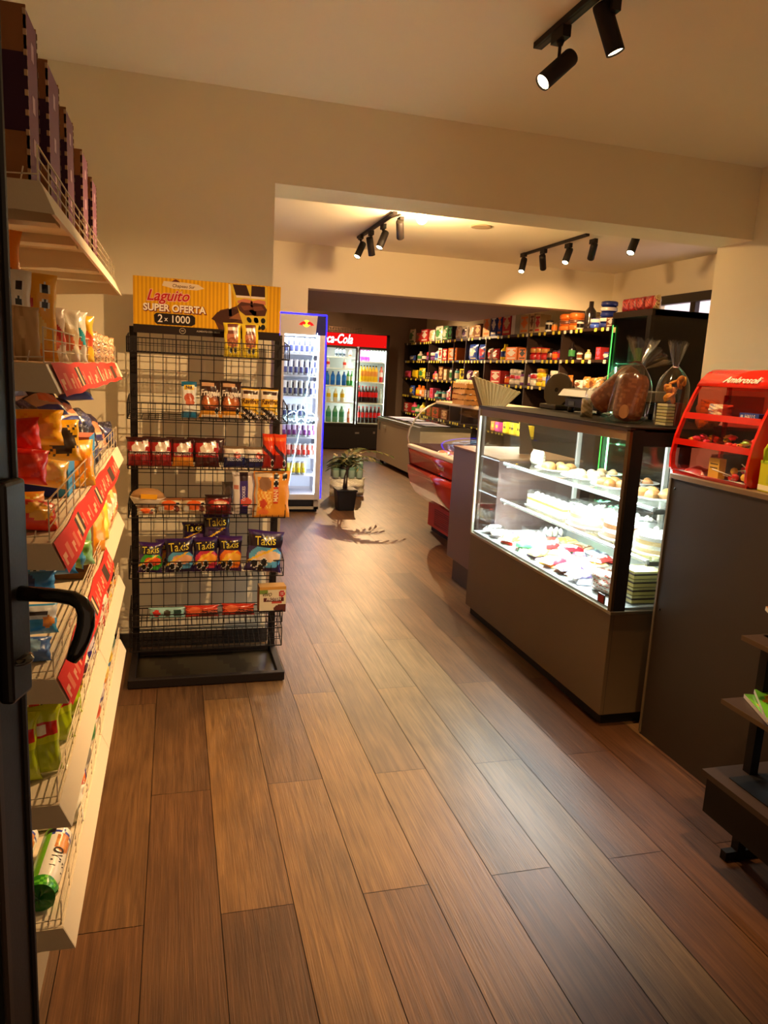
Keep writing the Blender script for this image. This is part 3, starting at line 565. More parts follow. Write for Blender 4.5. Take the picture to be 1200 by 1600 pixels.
def shelf(z, strip=None, rail=.055, wires=6, lean=0.):
    dk = .05; out = .022
    for bi, (ya, yb) in enumerate(((GY0, 2.215), (2.22, GY1))):
        mb = MB()
        mb.box(G_(GX0+.012, ya, z-.008), G_(GX1, yb, z), WH, 'paint')
        # slanted ticket lip along the front
        lp = [(GX1+.40, z), (GX1+.40+out, z-dk), (GX1+.40+out-.006, z-dk-.001), (GX1+.40-.006, z-.008)]
        mb.prism(lp, ya-2.2, yb-2.2, WH, 'paint', 'y')
        for y in (ya-.0035, yb+.0005): mb.prism([(GX0+.412, z-.0005), (GX1+.40, z-.0005), (GX1+.40+out, z-dk), (GX1+.36, z-dk*.95), (GX0+.412, z-dk*1.5)], y-2.2, y+.003-2.2, (214, 196, 164), 'paint', 'y')
        for fr in (.33, .7):
            y = ya+(yb-ya)*fr; mb.box(G_(GX0+.02, y-.03, z-.028), G_(GX1-.01, y+.03, z-.008), (206, 190, 160), 'paint')
        mb.box(G_(GX0+.02, (ya+yb)/2-.3, z-.0095), G_(GX0+.03, (ya+yb)/2+.3, z-.008), (60, 50, 40), 'paint')
        for k in range(14): mb.box(G_(GX0+.06+k*.02, ya+.05, z-.0086), G_(GX0+.066+k*.02, ya+.055, z-.008), (50, 40, 32), 'paint')
        sh = mb.build('shelf', gon)
        mb = MB(); y0, y1 = ya+.008, yb-.006
        def W(p, q, r=.0016): mb.wire(G_(*p), G_(*q), r, (232, 214, 182), 'metal' if False else 'gloss')
        for k in range(4): W((GX1-.004+lean*k/3, y0, z+.002+rail*k/3), (GX1-.004+lean*k/3, y1, z+.002+rail*k/3), .0018 if k in (0, 3) else .0013)
        n = max(4, int((y1-y0)/.10))
        for i in range(n+1):
            y = y0+(y1-y0)*i/n; W((GX1-.004, y, z+.002), (GX1-.004+lean, y, z+.002+rail), .0016)
        if bi == 0:
            for xx in (GX1-.03, GX1-.06, GX1-.09): W((xx, y0, z+.002), (xx+.004, y0, z+.022), .0014)
            W((GX1-.12, y0, z+.006), (GX1-.004, y0, z+.012), .0014)
        mb.build('wire_rail', sh)
    if strip:
        ya, yb = strip; mb = MB(); n = 26
        def fn(u, v):
            return G_(GX1+out*(1-v)*1.12+.004+.003*math.sin(u*17), ya+(yb-ya)*u, z-dk*1.12+dk*1.15*v+.0015*math.sin(u*31))
        def pt(u, v):
            c_ = RED; k = (u*13) % 1
            if abs(v-.5-(k-.5)*.7) < .12 and .12 < k < .5: c_ = (244, 170, 130)
            if abs(k-.72) < .1 and abs(v-.42) < .22: c_ = (236, 120, 90)
            if (abs(u-.22) < .035 or abs(u-.5) < .035 or abs(u-.8) < .03) and .1 < v < .9: c_ = (70, 48, 34) if not (abs(u-.5) < .012 or abs(u-.22) < .01) else (230, 200, 150)
            return c_
        mb.sheet(fn, 90, 6, pt, 'paper', smooth=False); mb.build('price_strip', gon)
shelf(TZ[0]); shelf(TZ[1], (GY0+.03, 2.93), .06); shelf(TZ[2], (GY0+.0, 2.75), .075, lean=.0); shelf(TZ[3], (GY0, 2.45), .045); shelf(TZ[4], None, .05); shelf(TZ[5], None, .05)

GN = [0]
def gi(key, fn, name, label, cat, x, y, z, rz=0, rx=-.06, ry=0, group=None, scale=None):
    return place(key, fn, name, label, cat, (x, y, z+.003), (rx, ry, rz), group, scale)
# top tier: five shipping cartons, purple printed, cut open fronts
def ship(h, wd, cutc):
    def f(name):
        t = bpy.data.objects.new(name, None); C.objects.link(t)
        D = .20; br = (150, 98, 54); rs = random.Random(int(h*1000))
        mb = MB()
        mb.box((-.10, -wd/2, 0), (.10, -wd/2+.004, h), br, 'paper'); mb.box((-.10, wd/2-.004, 0), (.10, wd/2, h), br, 'paper')
        mb.box((-.10, -wd/2, 0), (-.096, wd/2, h), br, 'paper'); mb.box((-.10, -wd/2, 0), (.10, wd/2, .004), br, 'paper')
        # near side print: dark band
        mb.box((-.1005, -wd/2-.0006, h*.30), (.1005, -wd/2, h*.74), (62, 28, 52), 'paper')
        mb.text('O', .03, (170, 130, 150), lambda x, y: (.0+x, -wd/2-.001, h*.56+y), 'paper')
        mb.build('carton_body', t)
        mb = MB(); n = 18; pts = []
        mb.box((.096, -wd/2, 0), (.100, wd/2, h*.98), (126, 74, 96), 'paper')
        for k in range(n):
            z = h*k/n; mb.box((.094, wd/2-.001, z), (.101, wd/2+.004*(k % 2), z+h/n*.6), (120, 78, 46), 'paper')
            mb.box((.0955, -wd/2-.003*(k % 2), z), (.1005, -wd/2+.002, z+h/n*.6), (200, 160, 120), 'paper')
        for q in (.2, .45, .75): mb.box((.1, -.012, h*q), (.1008, .012, h*(q+.1)), (196, 156, 166), 'paper')
        mb.build('printed_front', t)
        return t
    return f
bx = [(1.50, .275, .10, 'tallest purple and brown carton, nearest on the top shelf'), (1.74, .27, .14, 'brown carton second from the camera on the top shelf'), (1.98, .262, .12, 'brown and purple carton in the middle of the top shelf'),
      (2.28, .25, .12, 'purple carton second from the far end of the top shelf'), (2.52, .235, .12, 'small dark carton farthest from the camera on the top shelf')]
for i, (y, h, wd, lb) in enumerate(bx):
    place('ship%d' % i, ship(h*(1.0), wd, 0), 'shipping_carton', lb, 'carton', (-.335, y, TZ[0]+.001), (0, 0, 0))
# tier 2
z = TZ[1]
def pbag(name): return bag_parts(.062, .095, .035, (196, 158, 108), [('r', .46, 0, .54, 1, (176, 138, 90)), ('e', .5, .6, .1, .2, (206, 170, 120))], seed=40, mat='paper').build(name)
gi('pb', pbag, 'paper_bag', 'brown kraft bag at the near end of the second shelf, beside the rail', 'paper bag', -.30, 1.46, z, -.15)
gi('pb', pbag, 'paper_bag', 'brown kraft bag second from the near end of the second shelf', 'paper bag', -.262, 1.475, z, .25)
def puff(c1, c2, c3, s_): return lambda name: bag_parts(.085, .165, .045, c1, [('r', 0, .0, 1, .12, c3), ('e', .45, .35, .32, .22, c2), ('e', .2, .66, .3, .14, (206, 40, 36)), ('e', .22, .68, .18, .06, (246, 240, 230))]+warn(.75, .82, .11, .6)+warn(.75, .64, .1, .6)+seals(.02, .97, c1), seed=s_).build(name)
gi('pf1', puff((236, 226, 206), (250, 206, 50), (246, 180, 40), 41), 'puff_bag', 'white puffed snack bag with yellow picture at the near end, second shelf', 'snack bag', -.30, 1.56, z, .1)
gi('pf2', puff((248, 176, 40), (250, 214, 120), (240, 150, 30), 42), 'puff_bag', 'yellow snack bag with red badge and black seals on the second shelf', 'snack bag', -.262, 1.60, z, .1)
gi('pf3', lambda n: bag_parts(.14, .26, .06, (244, 140, 24), [('e', .6, .6, .3, .14, (110, 60, 36)), ('e', .6, .5, .2, .08, (240, 230, 210)), ('r', 0, .1, 1, .3, (250, 180, 50))], seed=43).build(n), 'puff_bag', 'tall orange snack bag at the back of the second shelf under the top shelf', 'snack bag', -.37, 1.72, z, .2)
for i, (x, y, c1, c2, lb, h) in enumerate([(-.262, 1.70, (226, 200, 170), (206, 50, 36), 'cream pack with red seals beside the kraft bags, second shelf', .11), (-.25, 1.83, (236, 222, 190), (220, 190, 140), 'plain cream pack on the second shelf between red-sealed and teal ones', .115),
        (-.25, 1.97, (236, 228, 206), (40, 160, 170), 'cream and teal pack on the second shelf', .12), (-.25, 2.14, (250, 190, 30), (226, 90, 50), 'bright yellow pack on the second shelf behind the rail', .12)]):
    gi('t2%d' % i, (lambda c1, c2, h, i: lambda n: bag_parts(.10, h, .04, c1, [('d', .55, .8, .6, c2), ('e', .6, .35, .2, .16, (226, 110, 60)), ('r', .1, .1, .3, .2, (60, 90, 160))], seed=50+i).build(n))(c1, c2, h, i), 'snack_pack', lb, 'snack pack', x, y, z, .5)
CLB = lambda n: bag_parts(.10, .085, .05, (176, 128, 84), [('s', 0, 0, 1, 1, (110, 66, 40), 3, .1), ('s', 0, 0, 1, 1, (226, 200, 160), 9, .45)], seed=60).build(n)
for i in range(7): gi('clb', CLB, 'clear_snack_bag', 'clear bag of brown sweets, %s from the near end of the second shelf row' % ORD[i], 'snack bag', -.25-.012*(i % 2), 2.27+i*.10, z, .7+.1*(i % 3), group='clear sweet bags on the second shelf')
for i in range(4): gi('clb', CLB, 'clear_snack_bag', 'clear sweet bag in the back row of the second shelf, %s nearest' % ORD[i], 'snack bag', -.36, 1.92+i*.14, z, .5, scale=1.35, group='clear sweet bags at the back of the second shelf')
def small_bottle(name):
    mb = MB(); mb.lathe([(.022, 0), (.023, .01), (.023, .055), (.012, .07), (.012, .075)], [(40, 80, 170), (40, 80, 170), (40, 80, 170), (60, 40, 40)], 'gloss', 14); mb.lathe([(.014, .072), (.014, .088)], (30, 20, 18), 'plastic', 14); return mb.build(name)
gi('smb', small_bottle, 'small_bottle', 'small blue bottle with black cap at the far end of the second shelf', 'bottle', -.243, 2.98, z, 0, 0)
# tier 3
z = TZ[2]
for i, (x, y, dz, w_, h_, c1, c2, lb, rz, rx, ry) in enumerate([
    (-.285, 1.52, 0, .10, .075, (246, 150, 20), (250, 210, 60), 'glossy orange and yellow bag lowest at the near end, third shelf', .3, -.5, 0),
    (-.255, 1.50, .002, .085, .06, (236, 60, 20), (250, 180, 50), 'small red and orange bag leaning on the rail, near end of third shelf', .5, -.6, .2),
    (-.29, 1.60, .075, .085, .07, (226, 24, 16), (240, 60, 30), 'red bag in the middle of the near pile on the third shelf', .2, -.2, .1),
    (-.30, 1.66, .13, .075, .07, (232, 30, 18), (236, 44, 26), 'red bag topmost of the near pile on the third shelf', .1, -.1, -.1),
    (-.262, 1.66, .06, .09, .06, (250, 190, 60), (250, 220, 120), 'pale striped yellow bag between the red ones on the third shelf', .4, -.3, .2),
    (-.30, 1.80, .13, .12, .08, (250, 180, 20), (244, 150, 16), 'yellow bag at the top behind the red ones on the third shelf', .2, -.1, 0),
    (-.255, 1.84, .09, .10, .095, (250, 186, 16), (60, 40, 20), 'upright yellow bag with dark print behind the red ones, third shelf', .5, -.1, 0),
    (-.25, 2.02, .0, .13, .12, (250, 176, 20), (244, 140, 16), 'large yellow bag against the rail midway along the third shelf', .7, -.1, 0)]):
    gi('t3%d' % i, (lambda w_, h_, c1, c2, i: lambda n: bag_parts(w_, h_, .05, c1, [('e', .5, .5, .3, .3, c2), ('s', .1, .1, .9, .9, c2, i, .55)], seed=70+i, nu=16, nv=16).build(n))(w_, h_, c1, c2, i), 'snack_bag', lb, 'snack bag', x, y, z+dz, rz, rx, ry)
def bluebox(name): return carton_mb(.13, .14, .155, (46, 50, 130), [('e', .5, .5, .4, .3, (30, 26, 80)), ('r', .82, 0, 1, 1, (70, 150, 200)), ('r', 0, .9, 1, 1, (226, 120, 90))], (60, 140, 200), (226, 130, 100)).build(name)
gi('blb', bluebox, 'snack_box', 'blue and purple box behind the yellow bags on the third shelf', 'box', -.31, 1.95, z, 0, 0)
gi('blb', bluebox, 'snack_box', 'blue and purple box farther along the third shelf, partly behind the rail', 'box', -.29, 2.22, z, 0, 0, scale=(1, 1, .75))
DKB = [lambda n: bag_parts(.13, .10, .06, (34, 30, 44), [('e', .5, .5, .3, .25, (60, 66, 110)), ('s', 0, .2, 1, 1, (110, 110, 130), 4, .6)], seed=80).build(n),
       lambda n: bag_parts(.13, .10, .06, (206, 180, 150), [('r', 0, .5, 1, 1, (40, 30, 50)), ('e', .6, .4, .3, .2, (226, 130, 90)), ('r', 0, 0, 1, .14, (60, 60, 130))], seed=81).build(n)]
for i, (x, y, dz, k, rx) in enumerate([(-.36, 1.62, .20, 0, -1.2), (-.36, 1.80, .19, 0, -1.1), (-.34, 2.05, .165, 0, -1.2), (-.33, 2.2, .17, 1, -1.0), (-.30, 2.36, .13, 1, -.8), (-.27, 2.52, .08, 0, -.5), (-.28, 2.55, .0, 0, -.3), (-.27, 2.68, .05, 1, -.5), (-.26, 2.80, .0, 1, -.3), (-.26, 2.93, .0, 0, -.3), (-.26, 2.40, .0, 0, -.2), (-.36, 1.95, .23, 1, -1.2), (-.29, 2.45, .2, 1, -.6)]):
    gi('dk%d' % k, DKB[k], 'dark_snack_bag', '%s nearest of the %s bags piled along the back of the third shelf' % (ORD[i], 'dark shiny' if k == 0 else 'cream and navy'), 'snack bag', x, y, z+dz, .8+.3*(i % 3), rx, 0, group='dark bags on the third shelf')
# tier 4
z = TZ[3]
BLU = (50, 130, 200)
for i, (x, y, dz, w_, h_, c1, lay, lb, rz, rx, ry) in enumerate([
    (-.275, 1.49, .0, .085, .05, (70, 110, 180), [('e', .5, .5, .3, .3, (150, 190, 220))], 'dark blue cookie pack lowest at the near end of the fourth shelf', .1, -.7, 0),
    (-.27, 1.55, .035, .085, .06, (60, 160, 220), [('r', 0, .5, 1, .95, (226, 230, 230)), ('e', .8, .4, .14, .2, (236, 150, 60)), ('r', .2, .6, .8, .75, (60, 50, 50))], 'white and light blue cookie pack in the near stack of the fourth shelf', .15, -.3, 0),
    (-.28, 1.62, .095, .08, .05, BLU, [('e', .3, .5, .2, .4, (30, 60, 120))], 'blue pack above the white one, near end of the fourth shelf', .1, -.3, 0),
    (-.27, 1.72, .11, .12, .07, (60, 150, 220), warn(.25, .3, .12, 1.6)+warn(.5, .3, .1, 1.6)+[('e', .75, .6, .2, .3, (206, 180, 140)), ('d', .7, .85, .5, (40, 60, 90))], 'blue cookie bag with round black seals, upper near part of the fourth shelf', .2, -.25, 0),
    (-.245, 1.84, .10, .08, .07, (130, 190, 80), [('d', .4, .7, .8, (60, 150, 200))], 'green and blue bag leaning beside the fourth shelf rail', .5, -.2, .4),
    (-.29, 1.90, .11, .10, .08, (150, 206, 120), [('e', .5, .6, .3, .3, (180, 220, 150))], 'pale green bag at the back of the fourth shelf', .2, -.2, 0),
    (-.245, 1.98, .06, .10, .10, (150, 210, 150), [('e', .4, .7, .3, .2, (236, 200, 150)), ('e', .3, .3, .2, .2, (200, 80, 60))], 'pale green and cream bag on the fourth shelf behind the door handle', .5, -.2, 0),
    (-.31, 1.78, .14, .07, .05, (240, 160, 60), [('e', .5, .5, .3, .3, (250, 200, 120))], 'small orange bag peeking above the blue bags on the fourth shelf', .2, -.2, 0)]):
    gi('t4%d' % i, (lambda w_, h_, c1, lay, i: lambda n: bag_parts(w_, h_, .045, c1, lay, seed=90+i, nu=18, nv=16).build(n))(w_, h_, c1, lay, i), 'cookie_pack', lb, 'cookie pack', x, y, z+dz, rz, rx, ry)
def brbox(name): return carton_mb(.09, .13, .15, (122, 82, 44), [('r', .1, .1, .9, .6, (84, 50, 28))], (128, 84, 46), (150, 106, 60)).build(name)
gi('brb', brbox, 'cardboard_box', 'brown cardboard box on the fourth shelf under the red price strip', 'box', -.27, 2.14, z, 0, 0)
gi('og', lambda n: bag_parts(.13, .15, .05, (246, 160, 30), [('r', 0, .0, .2, 1, (240, 226, 200)), ('e', .6, .7, .2, .2, (250, 200, 90))], seed=99).build(n), 'snack_bag', 'orange snack bag standing against the rail of the fourth shelf', 'snack bag', -.245, 2.34, z, 1.0)
gi('og2', lambda n: bag_parts(.12, .12, .05, (240, 206, 40), [('e', .6, .5, .2, .2, (250, 226, 90))], seed=98).build(n), 'snack_bag', 'plain yellow bag just beyond the orange one on the fourth shelf', 'snack bag', -.245, 2.50, z, 1.0)
for i in range(4): gi('fl%d' % (i % 2), (lambda i: lambda n: bag_parts(.11, .11, .045, [(236, 196, 120), (216, 110, 60)][i % 2], [('e', .5, .5, .3, .3, (240, 230, 200))], seed=110+i).build(n))(i), 'snack_bag', '%s bag from the far end of the fourth shelf' % ORD[3-i], 'snack bag', -.245, 2.62+i*.11, z, 1.1)
# tier 5
z = TZ[4]
LIME = (206, 220, 20)
def lime(name): return bag_parts(.075, .145, .05, LIME, [('r', .1, .60, .9, .80, (214, 40, 26)), ('e', .4, .70, .16, .08, (246, 240, 220)), ('r', 0, 0, 1, .5, (176, 196, 14))], seed=120, pin=.7).build(name)
for i, (x, y, rz, lb) in enumerate([(-.295, 1.50, .1, 'lime green bag with red label at the near end of the fifth shelf'), (-.258, 1.53, .2, 'lime green bag with red label beside the rail, near end of the fifth shelf'), (-.25, 1.66, .5, 'third lime green bag from the near end of the fifth shelf'), (-.245, 1.78, .7, 'fourth lime green bag from the near end of the fifth shelf'), (-.31, 1.64, .3, 'lime green bag at the back of the fifth shelf')]):
    gi('lime', lime, 'lime_snack_bag', lb, 'snack bag', x, y, z, rz, -.05)
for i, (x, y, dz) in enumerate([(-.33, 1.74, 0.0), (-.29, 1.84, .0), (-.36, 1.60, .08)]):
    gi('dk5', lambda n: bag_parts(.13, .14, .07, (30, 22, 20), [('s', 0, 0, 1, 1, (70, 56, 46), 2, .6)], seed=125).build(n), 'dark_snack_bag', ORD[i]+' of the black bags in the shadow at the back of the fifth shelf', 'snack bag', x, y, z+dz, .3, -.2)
for i, (y, w_, h_, c1, c2, lb) in enumerate([(1.90, .05, .10, (200, 170, 40), (120, 90, 40), 'mustard yellow packet by the fifth shelf rail'), (2.02, .07, .05, (226, 206, 180), (90, 50, 60), 'small cream packet by the fifth shelf rail'), (2.12, .09, .12, (60, 50, 150), (220, 210, 220), 'violet box-like pack by the fifth shelf rail'),
        (2.24, .08, .09, (226, 206, 150), (120, 100, 60), 'cream packet with brown print by the fifth shelf rail'), (2.38, .1, .10, (176, 40, 40), (236, 220, 200), 'dark red and white packet by the fifth shelf rail'), (2.52, .1, .10, (220, 80, 50), (240, 226, 200), 'orange and cream packet by the fifth shelf rail'), (2.66, .1, .11, (240, 190, 40), (120, 60, 30), 'yellow packet near the far end of the fifth shelf'), (2.82, .1, .10, (220, 140, 40), (50, 30, 24), 'amber packet at the far end of the fifth shelf')]):
    gi('t5%d' % i, (lambda w_, h_, c1, c2, i: lambda n: bag_parts(w_, h_, .04, c1, [('e', .5, .5, .34, .2, c2), ('s', .1, .1, .9, .9, c2, i, .5)], seed=130+i, nu=12, nv=14).build(n))(w_, h_, c1, c2, i), 'snack_packet', lb, 'snack packet', -.245, y, z, 1.0, -.08)
# tier 6
z = TZ[5]
def tube_pack(name):
    t = bpy.data.objects.new(name, None); C.objects.link(t); mb = MB(); n = 28; L_ = .20; R0 = .031
    def pt(u, v):      # u around (0 = right, .25 = top), v along from near end
        c_ = (120, 196, 30) if (u > .30 and u < .75) else (238, 232, 214)
        if v < .16: c_ = (40, 150, 20) if math.sin(u*60)*math.sin(v*90) < .3 else (110, 210, 50)
        if .03 < u < .24 and .58 < v < .90 and ((u-.13)/.1)**2+((v-.73)/.15)**2 < 1: c_ = (222, 150, 70) if ((u-.13)/.07)**2+((v-.73)/.11)**2 < 1 else (200, 120, 50)
        if abs(v-.93+.5*abs(u-.15)) < .02 and u < .3: c_ = (50, 60, 150)
        if ((u-.30)/.05)**2+((v-.92)/.05)**2 < 1: c_ = (30, 30, 30)
        return c_
    mb.sheet(lambda u, v: ((R0-.0025*math.sin(v*40+u*20)*(v < .2))*math.cos(2*PI*u), L_*(v-.5)+.15*0, R0+R0*math.sin(2*PI*u)), n, 26, pt, 'film', flip=True)
    for v, c_ in ((0, (30, 110, 20)), (1, (40, 120, 24))):
        mb.sheet(lambda u, w_, v=v: (R0*w_*math.cos(2*PI*u), L_*(v-.5)+(-.006 if v == 0 else .006)*(1-w_)*math.cos(u*40), R0+R0*w_*math.sin(2*PI*u)), 24, 4, c_, 'film')
    mb.build('wrapper', t)
    mb = MB()
    def fn(x, y):
        a_ = PI*.27+(-y)/R0; return ((R0+.0012)*math.cos(a_), x-.012, R0+(R0+.0012)*math.sin(a_))
    mb.text('Vivo', .05, (60, 46, 34), fn, 'paper', .2, .0, 0.); mb.build('lettering', t)
    return t
gi('tube', tube_pack, 'cookie_tube', 'green and white round cookie tube beside the rail, near end of the lowest shelf', 'cookie pack', -.262, 1.56, z, -.04, 0)
gi('tube', tube_pack, 'cookie_tube', 'green and white round cookie tube half behind the door edge, lowest shelf', 'cookie pack', -.335, 1.58, z, -.02, 0)
for i, (x, y, c1, lb) in enumerate([(-.33, 1.74, (206, 200, 170), 'pale crumpled pack at the back of the lowest shelf'), (-.262, 1.76, (232, 226, 206), 'white cookie pack with red print beyond the round tubes, lowest shelf')]):
    gi('t6%d' % i, (lambda c1, i: lambda n: bag_parts(.10, .085, .06, c1, [('e', .5, .7, .3, .2, (200, 90, 60) if i else (200, 210, 170)), ('s', 0, 0, .6, .4, (220, 80, 70), 4, .6)], seed=150+i).build(n))(c1, i), 'cookie_pack', lb, 'cookie pack', x, y, z, .1, -.5)
def chips(name): return carton_mb(.10, .02, .075, (236, 226, 206), [('r', 0, .3, 1, .75, (206, 44, 30)), ('r', .55, .3, 1, .75, (230, 120, 40)), ('r', .85, 0, 1, 1, (60, 40, 120))], (220, 200, 180), texts=[('CHIPS', .030, .34, .52, (250, 236, 220), .2)]).build(name)
gi('chips', chips, 'biscuit_pack', 'slim red and orange pack lettered CHIPS behind the lowest shelf rail', 'biscuit pack', -.232, 1.86, z, PI/2-.05, -.1)
for i, (y, c1, c2) in enumerate([(2.02, (196, 190, 176), (120, 120, 110)), (2.16, (226, 214, 190), (60, 140, 70)), (2.30, (230, 220, 200), (220, 90, 50)), (2.45, (70, 70, 160), (230, 220, 220)), (2.6, (240, 150, 50), (250, 210, 100)), (2.75, (60, 130, 170), (240, 200, 60)), (2.9, (190, 196, 160), (90, 130, 110))]):
    gi('t6b%d' % i, (lambda c1, c2, i: lambda n: bag_parts(.11, .07, .03, c1, [('e', .5, .5, .34, .26, c2)], seed=160+i, nu=12, nv=12).build(n))(c1, c2, i), 'biscuit_pack', '%s from the near end of the small packs behind the lowest shelf rail' % ORD[i], 'biscuit pack', -.24, y, z, PI/2-.1, -.1)
# ------------------------------------------------------------------ bakery showcase
SX0, SX1, SY0, SY1, SZ = 1.75, 2.46, 2.60, 4.16, 1.288
SB = (104, 84, 58)   # taupe laminate
case = thing('bakery_showcase', 'glass bakery showcase with taupe base, brightly lit, in front of the beam', 'display case', (2.1, 3.4, 0))
def S_(x, y, z): return (x-2.1, y-3.4, z)
mb = MB(); mb.box(S_(SX0+.003, SY0+.002, .055), S_(SX1, SY1, .505), SB, 'laminate'); mb.box(S_(SX0+.02, SY0+.001, .052), S_(SX0+.022, SY0+.003, .5), (60, 46, 32), 'laminate')
mb.build('base_cabinet', case, bevel=.003)
mb = MB(); mb.box(S_(SX0+.03, SY0+.03, 0), S_(SX1-.02, SY1-.02, .055), (22, 17, 14), 'matteblack'); mb.build('plinth', case)
mb = MB(); mb.box(S_(SX0-.002, SY0-.004, .505), S_(SX1, SY1+.004, .520), (176, 164, 140), 'metal'); mb.build('steel_sill', case, bevel=.002)
FR = (112, 92, 66); BK_ = (24, 17, 13)
mb = MB()
mb.box(S_(SX0-.002, SY0, SZ-.018), S_(SX1, SY1, SZ), (70, 52, 38), 'laminate'); mb.box(S_(SX0-.004, SY0-.002, SZ-.004), S_(SX1, SY1+.002, SZ+.002), (34, 24, 18), 'matteblack')
mb.box(S_(SX0+.001, SY0+.02, SZ-.055), S_(SX0+.012, SY1-.012, SZ-.018), (150, 122, 84), 'laminate')
mb.box(S_(SX0+.02, SY0, SZ-.075), S_(SX1, SY0+.03, SZ-.004), BK_, 'matteblack'); mb.build('canopy', case, bevel=.001)
mb = MB(); mb.box(S_(SX0+.012, SY0-.001, .52), S_(SX0+.066, SY0+.03, SZ-.01), BK_, 'matteblack'); mb.box(S_(SX0-.002, SY0+.0, .52), S_(SX0+.012, SY0+.022, SZ-.01), (120, 100, 74), 'metal'); mb.build('corner_post', case)
mb = MB(); mb.box(S_(SX0-.002, SY1-.02, .52), S_(SX0+.012, SY1, SZ-.01), (214, 206, 186), 'metal'); mb.box(S_(SX0+.012, SY1-.012, .52), S_(SX0+.03, SY1, SZ-.02), (40, 34, 28), 'metal')
mb.box(S_(SX0-.002, SY1, .505), S_(SX0+.05, SY1+.006, SZ), (58, 36, 26), 'laminate'); mb.build('corner_post', case)
mb = MB(); mb.box(S_(SX0+.002, SY0+.022, .52), S_(SX0+.008, SY1-.02, SZ-.055), (255,)*3, 'glass'); mb.build('front_glass', case)
mb = MB(); mb.box(S_(SX0+.066, SY0+.008, .52), S_(SX1-.02, SY0+.014, SZ-.075), (255,)*3, 'glass'); mb.build('side_glass', case)
mb = MB(); mb.box(S_(SX0+.03, SY1-.008, .52), S_(SX1-.02, SY1-.002, SZ-.02), (255,)*3, 'glass'); mb.build('side_glass', case)
mb = MB()
mb.box(S_(SX1-.03, SY0+.02, .52), S_(SX1-.02, SY0+.62, SZ-.02), (255,)*3, 'glass'); mb.box(S_(SX1-.035, SY0+.62, .52), S_(SX1-.02, SY1-.01, SZ-.02), (255,)*3, 'glass')
for y in (SY0+.60, SY0+.66, SY1-.02): mb.box(S_(SX1-.04, y, .52), S_(SX1-.015, y+.018, SZ-.02), (214, 210, 200), 'plastic')
mb.build('sliding_doors', case)
mb = MB(); mb.box(S_(SX0+.012, SY0+.014, .5205), S_(SX1-.035, SY1-.012, .53), (150, 152, 148), 'paint'); mb.build('display_floor', case)
SHZ = (.955, .73); shx = 1.93
for z in SHZ:
    mb = MB(); mb.box(S_(shx, SY0+.03, z-.008), S_(SX1-.05, SY1-.03, z), (255,)*3, 'glass'); mb.build('glass_shelf', case)
    mb = MB(); mb.box(S_(shx-.012, SY0+.03, z-.016), S_(shx, SY1-.03, z+.002), (200, 204, 200), 'plastic'); mb.box(S_(shx-.013, SY0+.04, z-.004), S_(shx-.0115, SY1-.04, z+.001), (235, 245, 255), 'glow12'); mb.build('led_strip', case)
    mb = MB(); 
    for y in (SY0+.05, SY1-.05): mb.box(S_(shx, y-.008, z-.03), S_(SX1-.05, y+.008, z-.0085), (170, 170, 164), 'metal')
    mb.build('bracket', case)
mb = MB(); mb.box(S_(SX0+.014, SY0+.05, SZ-.032), S_(SX0+.034, SY1-.04, SZ-.019), (235, 245, 255), 'glow12'); mb.build('led_strip', case)
CW = (.86, .97, 1.0)
lamp('case_top', 'AREA', (SX0+.10, (SY0+SY1)/2, SZ-.04), 10, CW, (SX0+.24, (SY0+SY1)/2, .5), sx=1.4, sy=.03)
for z in SHZ: lamp('case_led', 'AREA', (shx+.02, (SY0+SY1)/2, z-.02), 9, CW, (shx+.10, (SY0+SY1)/2, z-.4), sx=1.4, sy=.03)
# small red price badge stuck low on the glass
mb = MB(); mb.box(S_(SX0-.0045, SY0+.05, .535), S_(SX0+.0015, SY0+.10, .575), (60, 40, 36), 'plastic'); mb.box(S_(SX0-.0055, SY0+.054, .540), S_(SX0-.0045, SY0+.096, .570), (150, 30, 20), 'plastic'); tag(mb.build('price_badge', case), 'small red badge')

